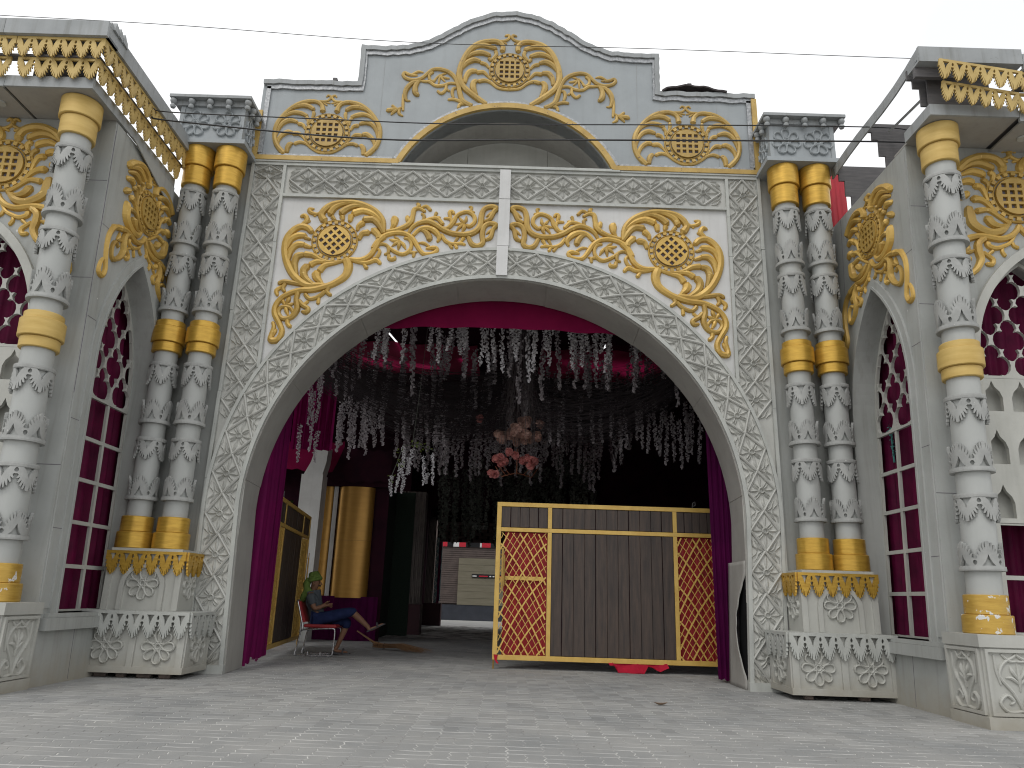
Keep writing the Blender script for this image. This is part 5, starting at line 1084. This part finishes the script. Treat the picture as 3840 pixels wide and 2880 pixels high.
box('backing', (-4.4, -2.55, 7.27, 7.30, 0, 3.45), 'canopy_dark', gp)
box('header', (-4.4, -2.5, 7.10, 7.26, 3.33, 3.6), 'canopy_dark', gp)
tw = box('turf_screen', (-2.86, -2.78, 7.3, 9.9, 0, 3.6), 'turf_dark'); tag(tw, 'black-green turf covered screen right of the gold panels', 'screen')
tw2 = box('turf_screen', (-2.78, -2.28, 9.9, 9.98, 0, 3.6), 'turf_dark'); tag(tw2, 'narrow black-green turf screen before the slatted pillar', 'screen')
sp = thing('slat_pillar', 'pillar clad in staggered wooden slats on a dark plinth, nearer of the two', 'pillar', (-2.32, 10.6, 0), 'slatted pillars of the passage')
box('plinth', (-2.60, -2.03, 10.4, 11.0, 0, .76), 'maroon_base', sp)
k = 0
for row in range(8):
    for q in range(10):
        x = -2.57 + .052 * q; z0 = .78 + row * .37 + (.17 if q % 2 else 0); e = prn.uniform(0, .02)
        box('slat', (x, x + .046, 10.42 - e, 10.47, z0, min(3.7, z0 + .36)), 'slat_wood', sp)
box('core', (-2.56, -2.06, 10.472, 10.95, .76, 3.7), 'slat_wood', sp)
box('edge_batten', (-2.66, -2.62, 10.42, 10.46, 1.42, 3.7), 'slat_wood', sp)
sp2 = thing('slat_pillar', 'dim slatted pillar further back beside the patterned strip', 'pillar', (-2.5, 17.2, 0), 'slatted pillars of the passage')
box('plinth', (-2.70, -2.05, 16.9, 17.3, 0, .74), 'maroon_base', sp2)
for q in range(6): box('slat', (-2.64 + .048 * q, -2.598 + .048 * q, 16.93, 16.98, .742, 3.7), 'slat_wood', sp2)
pt = thing('pattern_strip', 'white and teal zigzag strip with a purple edge beside the far opening', 'strip', (-2.3, 17.25, .74))
mk('teal', (.22, .36, .38), None, 4, .6)
box('backing', (-2.36, -2.245, 17.25, 17.27, .745, 3.0), 'teal', pt)
for q in range(9):
    z = .80 + q * .245; P = [(-2.355, z), (-2.25, z + .12), (-2.355, z + .235)]; mb = MB(); mb.ribbon(P, .03, onY(17.25), .004, 0); obj('zigzag', mb, 'white_plaster', pt)
box('purple_edge', (-2.244, -2.165, 17.22, 17.27, .745, 2.86), 'plum_cloth', pt)
box('pale_edge', (-2.164, -2.13, 17.23, 17.27, .8, 2.86), 'teal', pt)
bl = thing('brick_lintel', 'dark stone-brick band above the far opening', 'lintel', (0, 17.4, 2.85))
box('backing', (-2.35, 2.66, 17.34, 17.355, 2.86, 3.62), 'canopy_dark', bl)
bm_ = mesh('brick', MB().box(-.185, .185, -.03, .03, -.052, .052), 'brick_dark')
for r in range(6):
    for q in range(8):
        o = link('brick', bm_, bl); o.location = (-2.12 + .4 * q + (.2 if r % 2 else 0) + prn.uniform(-.02, .02), 17.315 - prn.uniform(0, .02), 2.925 + .118 * r); o.scale = (prn.uniform(.8, 1.02), 1, 1)
nt_ = MB().box(-1.12, -.56, 17.262, 17.272, 3.33, 3.48); tag(obj('notice_board', nt_, 'white_plaster'), 'small pale board on the brick band above the far opening', 'board')
fb = thing('far_building', 'far wall with brown louvres and a beige plank panel seen through the passage', 'building', (0, 23.6, 0))
box('wall', (-9, 9, 23.75, 24.0, 0, 6.5), 'louvre', fb)
for q in range(26): box('louvre_slat', (-2.95, 2.6, 23.66, 23.72, .70 + .092 * q, .775 + .092 * q), 'louvre', fb)
for q in range(7): box('plank', (-1.93, 2.0, 23.58, 23.64, .645 + .283 * q, .92 + .283 * q), 'beige_plank', fb)
box('base', (-2.9, 2.6, 23.60, 23.74, 0.0, .64), 'base_slate', fb)
box('slot', (-1.33, .6, 23.55, 23.578, 1.80, 1.95), 'black_gloss', fb)
for xa, xb, m_ in ((-1.30, -1.12, 'white_gloss'), (-1.02, -.62, 'signal_red'), (-.56, -.48, 'white_gloss'), (-.42, -.34, 'white_gloss'), (-.28, .2, 'signal_red')): box('slot_item', (xa, xb, 23.53, 23.548, 1.84, 1.89), m_, fb)
x = -2.75
for q, (w_, m_) in enumerate(((.28, 'signal_red'), (.26, 'black_gloss'), (.26, 'white_gloss'), (.30, 'signal_red'), (.62, 'black_gloss'), (.08, 'white_gloss'), (.4, 'signal_red'), (.6, 'black_gloss'), (.5, 'signal_red'))):
    box('banner_piece', (x, x + w_ - .01, 23.60, 23.63, 3.10, 3.30), m_, fb); x += w_
# ---- beyond the open left side
ow = thing('pale_house', 'pale house front with red awnings seen past the white pillar', 'building', (-7.5, 15, 0))
box('wall', (-14, -5.6, 15.0, 15.2, 0, 7.0), 'white_plaster', ow)
for z0, z1 in ((4.25, 4.55), (5.25, 5.5)): box('awning', (-14, -5.7, 14.5, 14.98, z0, z1), 'signal_red', ow)
box('dark_band', (-14, -5.7, 14.9, 14.99, 4.75, 4.95), 'base_slate', ow); box('door', (-9.3, -8.3, 14.94, 14.99, 0, 2.2), 'base_slate', ow)
mk('thuja', (0.085, 0.15, 0.030), (0.045, 0.09, 0.022), 8, 0.7, island=.5, transl=.25)
tr = thing('thuja_tree', 'bright green conical tree beside the white pillar', 'tree', (-6.0, 11.6, 0))
mb = MB(); rt = random.Random(12)
for k in range(5200):
    t = rt.random() ** .8; z = .35 + 3.45 * t; R = .62 * (1 - t) ** .75 * (0.8 + .25 * sin(z * 6 + 2)) + .05; a = rt.uniform(0, 2 * pi); r = R * sqrt(rt.uniform(.35, 1.15))
    c = Vector((-6.0 + r * cos(a), 11.6 + r * sin(a), z + .15 * sin(a * 3))); d = Vector((cos(a) * .6 + rt.uniform(-.4, .4), sin(a) * .6 + rt.uniform(-.4, .4), rt.uniform(.4, 1.2))).normalized() * rt.uniform(.05, .10); q = d.orthogonal().normalized() * .018
    i = len(mb.v); mb.v += [tuple(c), tuple(c + d * .5 + q), tuple(c + d), tuple(c + d * .5 - q)]; mb.f.append((i, i + 1, i + 2, i + 3))
obj('crown', mb, 'thuja', tr)
mk('bark', (.10, .075, .05), None, 8, .9); mb = MB(); mb.tube([(-6, 11.6, 0), (-6.01, 11.6, .8), (-5.99, 11.6, 2.2), (-6, 11.6, 3.4)], [.09, .075, .045, .015], 8); obj('trunk', mb, 'bark', tr)
# motor scooter parked behind the chair
sc = thing('parked_scooter', 'dark scooter with pale mudguard parked behind the chair', 'scooter', (-4.42, 6.1, 0))
mk('rubber', (.02, .02, .02), None, 6, .8); mk('scooter_paint', (.045, .06, .075), None, 5, .3)
mb = MB(); mb.tube([(-4.42, 6.0 + .20 * cos(2 * pi * q / 20), .25 + .20 * sin(2 * pi * q / 20)) for q in range(20)], .05, 8, closed=True); obj('wheel', mb, 'rubber', sc, smooth=True)
mb = MB(); mb.tube([(-4.42, 6.75 + .20 * cos(2 * pi * q / 20), .25 + .20 * sin(2 * pi * q / 20)) for q in range(20)], .05, 8, closed=True); obj('wheel', mb, 'rubber', sc, smooth=True)
mb = MB(); mb.ribbon(arc(6.0, .25, .28, radians(25), radians(160), 10), .02, lambda u, v, d: (-4.42 + d, u, v), -.07, .07); obj('mudguard', mb, 'white_gloss', sc)
mb = MB(); mb.extr([[(6.05, .42), (6.15, .30), (6.75, .30), (7.05, .55), (6.95, .74), (6.45, .74), (6.4, .48), (6.25, .45), (6.12, .92), (6.0, .92)]], lambda u, v, d: (-4.42 + d, u, v), -.13, .13); o = obj('body', mb, 'scooter_paint', sc); md = o.modifiers.new('b', 'BEVEL'); md.width = .04; md.segments = 3
mb = MB(); mb.tube([(-4.76, 6.08, 1.02), (-4.60, 6.04, 1.0), (-4.42, 6.03, .97), (-4.24, 6.04, 1.0), (-4.08, 6.08, 1.02)], .018, 8); obj('handlebar', mb, 'rubber', sc)
mb = MB().lathe([(.02, -.03), (.075, -.02), (.08, .02), (.03, .04)], 0, 0, 16); o = obj('headlight', mb, 'white_gloss', sc, lambda x, y, z: (-4.42 + x, 5.97 - z, .86 + y), smooth=40)

# ================================================================== chair
CHR = thing('chair', 'red padded chair with bent chrome tube frame under the seated man', 'chair', (-2.82, 3.12, 0))
mk('chrome', (.55, .55, .56), (.40, .40, .41), 8, .25, metal=.9); mk('red_vinyl', (.30, .018, .022), (.22, .012, .016), 4, .45)
for y in (2.90, 3.34):
    P = [(-3.20, y, .86), (-3.13, y, .64), (-3.07, y, .42), (-3.10, y, .36), (-3.14, y, .10), (-3.15, y, .03), (-3.11, y, .012), (-2.62, y, .012), (-2.56, y, .03), (-2.55, y, .08), (-2.545, y, .38), (-2.57, y, .425), (-2.64, y, .43), (-3.07, y, .40)]
    mb = MB(); mb.tube(spline(P, 4), .0125, 8); obj('side_frame', mb, 'chrome', CHR, smooth=True)
for z_, x_ in ((.855, -3.20), (.40, -3.06)): mb = MB(); mb.tube([(x_, 2.90, z_), (x_, 3.34, z_)], .011, 8); obj('cross_bar', mb, 'chrome', CHR, smooth=True)
for x_ in (-2.75, -2.95): mb = MB(); mb.tube([(x_, 2.90, .012), (x_, 2.90, .07)], .008, 6); obj('foot_stub', mb, 'chrome', CHR)
box('seat', (-3.06, -2.53, 2.885, 3.355, .435, .49), 'red_vinyl', CHR, bev=.022)
mb = MB(); mb.extr([[(-3.20, .84), (-3.165, .845), (-3.045, .52), (-3.08, .515)]], lambda u, v, d: (u, 3.12 + d, v), -.205, .205); o = obj('backrest', mb, 'red_vinyl', CHR); md = o.modifiers.new('b', 'BEVEL'); md.width = .014; md.segments = 3

# ================================================================== seated man
mk('skin', (.20, .105, .065), (.17, .085, .05), 8, .6, spec=.3); mk('shirt_grey', (.085, .095, .105), (.05, .057, .064), 9, .9, spec=.1, stretch=(1, 1, .4), bump=.02, bscale=14); mk('shorts_blue', (.018, .026, .075), (.010, .015, .045), 9, .9, spec=.1, bump=.02, bscale=14)
mk('turban_green', (.13, .19, .05), (.07, .11, .026), 14, .9, spec=.05, bump=.015, bscale=30); mk('sandal', (.05, .05, .055), None, 8, .7); mk('hair_dark', (.03, .026, .024), None, 9, .8)
def skin(name, nodes, edges, mat, parent, root, sub=2):
    me = bpy.data.meshes.new(name); keys = list(nodes); ix = {k: i for i, k in enumerate(keys)}
    me.from_pydata([nodes[k][:3] for k in keys], [(ix[a], ix[b]) for a, b in edges], []); me.materials.append(M[mat])
    o = link(name, me, parent)
    o.modifiers.new('skin', 'SKIN')
    if not me.skin_vertices:
        bm = bmesh.new(); bm.from_mesh(me); bm.verts.layers.skin.verify(); bm.to_mesh(me); bm.free()
    sv = me.skin_vertices[0].data
    for k in keys:
        r = nodes[k][3]; sv[ix[k]].radius = r if isinstance(r, tuple) else (r, r); sv[ix[k]].use_root = (k == root)
    o.modifiers['skin'].use_smooth_shade = True; o.modifiers['skin'].branch_smoothing = .3
    s = o.modifiers.new('sub', 'SUBSURF'); s.levels = sub; s.render_levels = sub
    return o
MAN = thing('person', 'man in green turban, grey shirt and blue shorts sitting with one leg crossed', 'person', (-2.85, 3.12, 0))
Y0 = 3.12
B = dict(pelvis=(-2.90, Y0, .58, .115), belly=(-2.94, Y0, .70, .12), chest=(-2.995, Y0, .86, .13), coll=(-3.02, Y0, .96, .085), neck=(-3.02, Y0, 1.01, .052), skull0=(-3.0, Y0, 1.075, .066), skull1=(-2.985, Y0, 1.15, .082), skull2=(-2.995, Y0, 1.225, .072))
E_ = [('pelvis', 'belly'), ('belly', 'chest'), ('chest', 'coll'), ('coll', 'neck'), ('neck', 'skull0'), ('skull0', 'skull1'), ('skull1', 'skull2')]
for sd, sg in (('n', -1), ('f', 1)):
    B['sh' + sd] = (-3.015, Y0 + sg * .17, .925, .062); B['el' + sd] = (-2.915, Y0 + sg * .21, .725, .046); B['wr' + sd] = (-2.795, Y0 + sg * .10, .775, .032); B['pa' + sd] = (-2.745, Y0 + sg * .06, .79, (.036, .02))
    E_ += [('coll', 'sh' + sd), ('sh' + sd, 'el' + sd), ('el' + sd, 'wr' + sd), ('wr' + sd, 'pa' + sd)]
    for q in range(4):
        B['fa%d%s' % (q, sd)] = (-2.705, Y0 + sg * (.055 - .012 * q), .815 - .018 * q, .0095); B['fb%d%s' % (q, sd)] = (-2.68 + .006 * (q in (1, 2)), Y0 + sg * (.03 - .015 * q), .812 - .021 * q, .0085); E_ += [('pa' + sd, 'fa%d%s' % (q, sd)), ('fa%d%s' % (q, sd), 'fb%d%s' % (q, sd))]
    B['th' + sd] = (-2.765, Y0 + sg * .06, .835, .011); B['ti' + sd] = (-2.735, Y0 + sg * .035, .855, .0095); E_ += [('wr' + sd, 'th' + sd), ('th' + sd, 'ti' + sd)]
B.update(hipn=(-2.86, Y0 - .10, .56, .085), knn=(-2.33, Y0 - .03, .695, .066), cfn=(-2.20, Y0, .585, .055), ann=(-2.045, Y0 + .02, .455, .036), hln=(-2.035, Y0 + .02, .415, .036), bln=(-1.90, Y0 + .02, .475, (.04, .024)), ton=(-1.80, Y0 + .02, .525, (.038, .016)),
         hipf=(-2.86, Y0 + .10, .56, .085), knf=(-2.42, Y0 + .12, .535, .064), cff=(-2.47, Y0 + .14, .39, .055), anf=(-2.565, Y0 + .16, .14, .036), hlf=(-2.61, Y0 + .16, .075, .036), blf=(-2.47, Y0 + .16, .05, (.04, .024)), tof=(-2.38, Y0 + .16, .045, (.038, .016)))
for sd in 'nf': E_ += [('pelvis', 'hip' + sd), ('hip' + sd, 'kn' + sd), ('kn' + sd, 'cf' + sd), ('cf' + sd, 'an' + sd), ('an' + sd, 'hl' + sd), ('hl' + sd, 'bl' + sd), ('bl' + sd, 'to' + sd)]
body = skin('body', B, E_, 'skin', MAN, 'pelvis')
Sh = {k: B[k][:3] + (B[k][3] + .018,) for k in ('belly', 'chest', 'coll')}; Sh['pelvis'] = (-2.89, Y0, .545, .145); Sh['hem'] = (-2.86, Y0, .51, .135)
Sh['nk'] = (-3.022, Y0, 1.0, .062)
Es = [('coll', 'nk'), ('hem', 'pelvis'), ('pelvis', 'belly'), ('belly', 'chest'), ('chest', 'coll')]
for sd in 'nf':
    Sh['sh' + sd] = B['sh' + sd][:3] + (.082,); Sh['el' + sd] = tuple(B['sh' + sd][q] * .25 + B['el' + sd][q] * .75 for q in range(3)) + (.072,); Es += [('coll', 'sh' + sd), ('sh' + sd, 'el' + sd)]
skin('shirt', Sh, Es, 'shirt_grey', MAN, 'chest')
So = dict(pelvis=(-2.87, Y0, .555, .125)); Eo = []
for sd, sg in (('n', -1), ('f', 1)):
    h, k = B['hip' + sd], B['kn' + sd]; So['hip' + sd] = h[:3] + (.11,); So['md' + sd] = tuple((h[q] + k[q]) / 2 for q in range(3)) + (.105,); So['kn' + sd] = tuple(h[q] * -.02 + k[q] * 1.02 for q in range(3)) + (.092,); Eo += [('pelvis', 'hip' + sd), ('hip' + sd, 'md' + sd), ('md' + sd, 'kn' + sd)]
So['hmf'] = (-2.45, Y0 + .13, .41, .09); So['hmn'] = (-2.29, Y0 - .02, .655, .08); Eo += [('knf', 'hmf'), ('knn', 'hmn')]
skin('shorts', So, Eo, 'shorts_blue', MAN, 'pelvis')
tb = MB(); tr_ = Matrix.Translation((-3.005, Y0, 1.225)) @ Matrix.Rotation(radians(-14), 4, 'Y')
for k in range(6):
    P = []; tilt = .25 * sin(k * 1.9); R = .082 - .007 * k; 
    for q in range(24): a = 2 * pi * q / 24; P.append(tr_ @ Vector((R * 1.18 * cos(a) - .012, R * sin(a), -.035 + .021 * k + tilt * R * cos(a + k) * .5)))
    tb.tube(P, .030, 8, closed=True)
obj('turban', tb, 'turban_green', MAN, smooth=True)
sf = MB(); sf.tube(spline([(-3.10, Y0, 1.20), (-3.13, Y0 - .03, 1.10), (-3.10, Y0 - .06, 1.00), (-3.14, Y0 - .06, .92), (-3.18, Y0 - .04, .84)], 4), [.05, .055, .06, .065, .06, .055, .06, .065, .07, .072, .07, .066, .064, .06, .055, .05, .03], 8)
sf.tube(spline([(-3.07, Y0 - .07, 1.02), (-3.0, Y0 - .08, .985), (-2.95, Y0 - .02, .98)], 4), .032, 7); obj('scarf', sf, 'turban_green', MAN, smooth=True)
fc = MB(); fc.tube([(-2.925, Y0, 1.165), (-2.905, Y0, 1.14), (-2.888, Y0, 1.115), (-2.905, Y0, 1.108)], [.008, .012, .016, .009], 7); obj('nose', fc, 'skin', MAN, smooth=True)
for sg in (-1, 1):
    e = MB().lathe([(.001, -.006), (.011, -.003), (.011, .003), (.001, .006)], 0, 0, 10); obj('eye', e, 'hair_dark', MAN, lambda x, y, z: (-2.917 + z * .8, Y0 + sg * .032 + x, 1.155 + y * .7))
    ea = MB(); ea.tube([(-2.995, Y0 + sg * .082, 1.16), (-3.01, Y0 + sg * .092, 1.145), (-3.0, Y0 + sg * .088, 1.11), (-2.985, Y0 + sg * .08, 1.105)], .010, 6); obj('ear', ea, 'skin', MAN, smooth=True)
mo = MB(); mo.tube([(-2.915, Y0 - .025, 1.086), (-2.903, Y0, 1.084), (-2.915, Y0 + .025, 1.086)], .006, 6); obj('mouth', mo, 'hair_dark', MAN, smooth=True)
mo = MB(); mo.tube([(-2.93, Y0 - .032, 1.098), (-2.902, Y0, 1.1), (-2.93, Y0 + .032, 1.098)], .009, 6); obj('moustache', mo, 'hair_dark', MAN, smooth=True)
for (a, b, c_) in (((-2.06, Y0 + .02, .385), (-1.90, Y0 + .02, .445), (-1.755, Y0 + .02, .525)), ((-2.655, Y0 + .16, .028), (-2.47, Y0 + .16, .018), (-2.33, Y0 + .16, .018))):
    d = (Vector(c_) - Vector(a)); ang = atan2(d.z, d.x); so = MB(); out = [(.0, -.035), (.1, -.04), (.22, -.048), (.30, -.03), (.315, 0), (.30, .03), (.22, .048), (.1, .04), (0, .035), (-.015, 0)]
    so.extr([out], lambda u, v, dd, a=a, ang=ang: (a[0] + u * cos(ang) - dd * sin(ang), a[1] + v, a[2] + u * sin(ang) + dd * cos(ang)), 0.018, 0.0)
    s0 = obj('sandal', so, 'sandal', MAN)
    st = MB(); st.tube([tuple(Vector((a[0] + .19 * cos(ang) - hh * sin(ang), a[1] + w_, a[2] + .19 * sin(ang) + hh * cos(ang)))) for w_, hh in ((-.048, .015), (-.035, .06), (0, .075), (.035, .06), (.048, .015))], .016, 6); obj('strap', st, 'sandal', s0)
# broom
BR = thing('broom', 'long straw broom lying on the paving before the seated man', 'broom', (-1.7, 4.5, 0))
mk('straw', (.30, .165, .075), (.20, .105, .05), 12, .8, stretch=(2, 2, 2))
mb = MB(); rb = random.Random(4)
for k in range(150):
    a = rb.gauss(0, .14); b = Vector((-2.05, 4.82, .06)) + Vector((rb.uniform(-.05, .05), rb.uniform(-.05, .05), rb.uniform(-.03, .05))); L = rb.uniform(.55, 1.02); d = Vector((.85, -.55, 0)).normalized(); n = Vector((.55, .85, 0)).normalized()
    e = b + d * L + n * a * L; e.z = .006 + rb.random() * .05; md_ = (b + e) / 2 + Vector((0, 0, .03 + .03 * rb.random())); mb.tube([tuple(b - d * .2 - n * rb.uniform(-.02, .02)), tuple(b), tuple(md_), tuple(e)], [.003, .003, .0025, .0015], 3)
o = obj('bristles', mb, 'straw', BR); o['kind'] = 'stuff'
mb = MB(); mb.tube([(-2.0, 4.79, .065), (-2.25, 4.95, .12), (-2.62, 5.18, .30)], [.035, .022, .014], 8); obj('handle', mb, 'straw', BR, smooth=True)
for q in (0, .12): mb = MB(); c0 = Vector((-2.02 - q, 4.80 + q * .63, .066 + q * .1)); mb.tube([tuple(c0 + Vector((0.02 * cos(a) * .6, .055 * cos(a), .05 * sin(a)))) for a in [2 * pi * w / 12 for w in range(12)]], .004, 5, closed=True); obj('binding', mb, 'rubber', BR)

# ================================================================== small things and cables
mk('rubble', (.16, .12, .10), (.07, .06, .055), 12, .9, bump=.006)
for k, (x, y, w_, d_, h_) in enumerate(((-3.62, -.72, .13, .07, .055), (-3.86, -.70, .16, .08, .05), (-4.12, -.71, .10, .08, .052), (-4.36, -.70, .14, .07, .05), (3.66, -.72, .10, .07, .05), (4.3, -.70, .12, .08, .054))):
    mb = MB().box(x - w_ / 2, x + w_ / 2, y - d_ / 2, y + d_ / 2, 0.0, h_); o = obj('brick_prop', mb, 'rubble'); md = o.modifiers.new('b', 'BEVEL'); md.width = .012
    tag(o, 'dirty broken brick under the %s pedestal, %s from the arch' % ('left' if x < 0 else 'right', ORD[k if x < 0 else k - 4]), 'brick', 'bricks under the %s pedestal' % ('left' if x < 0 else 'right'))
mk('dry_leaf', (.22, .15, .10), (.14, .09, .06), 20, .8)
mb = MB(); n = 8
for i in range(n + 1):
    for j in range(5):
        u, v = i / n * 2 - 1, j / 4 * 2 - 1; w_ = .035 * (1 - u * u) ** .6; mb.v.append((1.81 + .075 * u, -1.61 + w_ * v * .6, .006 + .028 * u * u + .018 * v * v * (1 - u * u)))
for i in range(n):
    for j in range(4): a = i * 5 + j; mb.f.append((a, a + 5, a + 6, a + 1))
tag(obj('dry_leaf', mb, 'dry_leaf', smooth=True), 'curled brown dry leaf on the paving in front of the gate', 'leaf')
mk('cable_black', (.02, .02, .022), None, 5, .5)
def cable(label, pts, r):
    mb = MB(); mb.tube(spline(pts, 6), r, 5); tag(obj('overhead_cable', mb, 'cable_black', smooth=True), label, 'cable', 'overhead cables')
cable('black overhead cable crossing the pediment medallions, upper of the two in front of it', [(-4.55, -1.5, 6.93), (-4.25, -1.5, 6.875), (-2.2, -1.5, 6.845), (-.54, -1.5, 6.837), (2.444, -1.5, 6.932), (4.84, -1.5, 6.984), (5.3, -1.4, 7.0)], .008)
cable('thicker black overhead cable crossing the pediment medallions, lower of the two in front of it', [(-4.55, -1.5, 6.80), (-4.229, -1.5, 6.744), (-1.713, -1.5, 6.574), (.654, -1.5, 6.646), (4.817, -1.5, 6.77), (5.3, -1.4, 6.80)], .011)
cable('thin overhead wire crossing the top of the picture above the wings', [(-9, -1.5, 8.36), (-6.85, -1.5, 8.309), (-4.405, -1.5, 8.235), (-1.222, -1.5, 8.077), (1.87, -1.5, 8.096), (5.144, -1.5, 8.071), (8, -1.5, 8.06)], .0045)
mk('tarp', (.045, .035, .035), (.025, .02, .02), 6, .8)
mb = MB(); n = 14
for i in range(n + 1):
    u = i / n
    for j in range(4): mb.v.append((2.36 + 1.0 * u, -.10 + .14 * j, 8.575 + .10 * sin(pi * u ** .8) * (1 - .15 * j) + .012 * sin(u * 21 + j)))
for i in range(n):
    for j in range(3): a = i * 4 + j; mb.f.append((a, a + 4, a + 5, a + 1))
o = obj('tarpaulin', mb, 'tarp'); md = o.modifiers.new('s', 'SOLIDIFY'); md.thickness = .03; tag(o, 'crumpled dark tarpaulin on the right shoulder of the pediment', 'tarpaulin')
for x, z, s_ in ((2.80, 8.66, 'right'), (-2.70, 8.56, 'left')):
    tag(box('batten_stub', (x - .035, x + .035, -.03, .05, z, z + .10), 'raw_board', bev=.01), 'short dark batten end sticking up on the %s shoulder of the pediment' % s_, 'batten')
mk('banner_red', (.50, .02, .035), (.38, .014, .03), 3, .6, stretch=(8, 8, 1))
c = MB(); pleats(c, (5.02, .62), (5.36, .58), 5.2, 7.62, .012, 4, nz=4, seed=77); tag(obj('red_banner', c, 'banner_red', smooth=True), 'red cloth banner in the gap behind the right column pair', 'banner')
# ---- report size
print('objects', len(bpy.data.objects))

# ---- small ornaments behind the right wing's windows
mk('teal_feather', (.06, .22, .20), (.03, .12, .12), 25, .6)
mb = MB(); rf = random.Random(8)
for k in range(60):
    t = rf.random(); c = Vector((5.07 + .02 * rf.random(), -.46 - .03 * sin(t * 5) + .05 * rf.uniform(-1, 1) * sin(pi * t), 2.84 + .42 * t)); d = Vector((rf.uniform(-.2, .2), rf.uniform(-1, 1), rf.uniform(-.2, 1))).normalized() * .05; q = d.orthogonal().normalized() * .014
    i = len(mb.v); mb.v += [tuple(c), tuple(c + d * .5 + q), tuple(c + d), tuple(c + d * .5 - q)]; mb.f.append((i, i + 1, i + 2, i + 3))
mb.tube([(5.08, -.46, 2.8), (5.08, -.47, 3.25)], .012, 5)
tag(obj('feather_plume', mb, 'teal_feather'), 'small teal plume caught behind the tracery of the right side window', 'plume')
for (x, z, lab) in ((5.62 + LEAN * 3.14, 3.1405, 'upper'), (5.62 + LEAN * 2.55, 2.5505, 'middle')):
    mb = MB().lathe([(.02, 0), (.022, .01), (.012, .02), (.03, .045), (.026, .07), (.006, .10)], x, -1.785, 14); tag(obj('niche_ornament', mb, 'white_gloss', smooth=50), 'tiny pale pointed ornament in the %s niche row of the right window' % lab, 'ornament', 'niche ornaments')
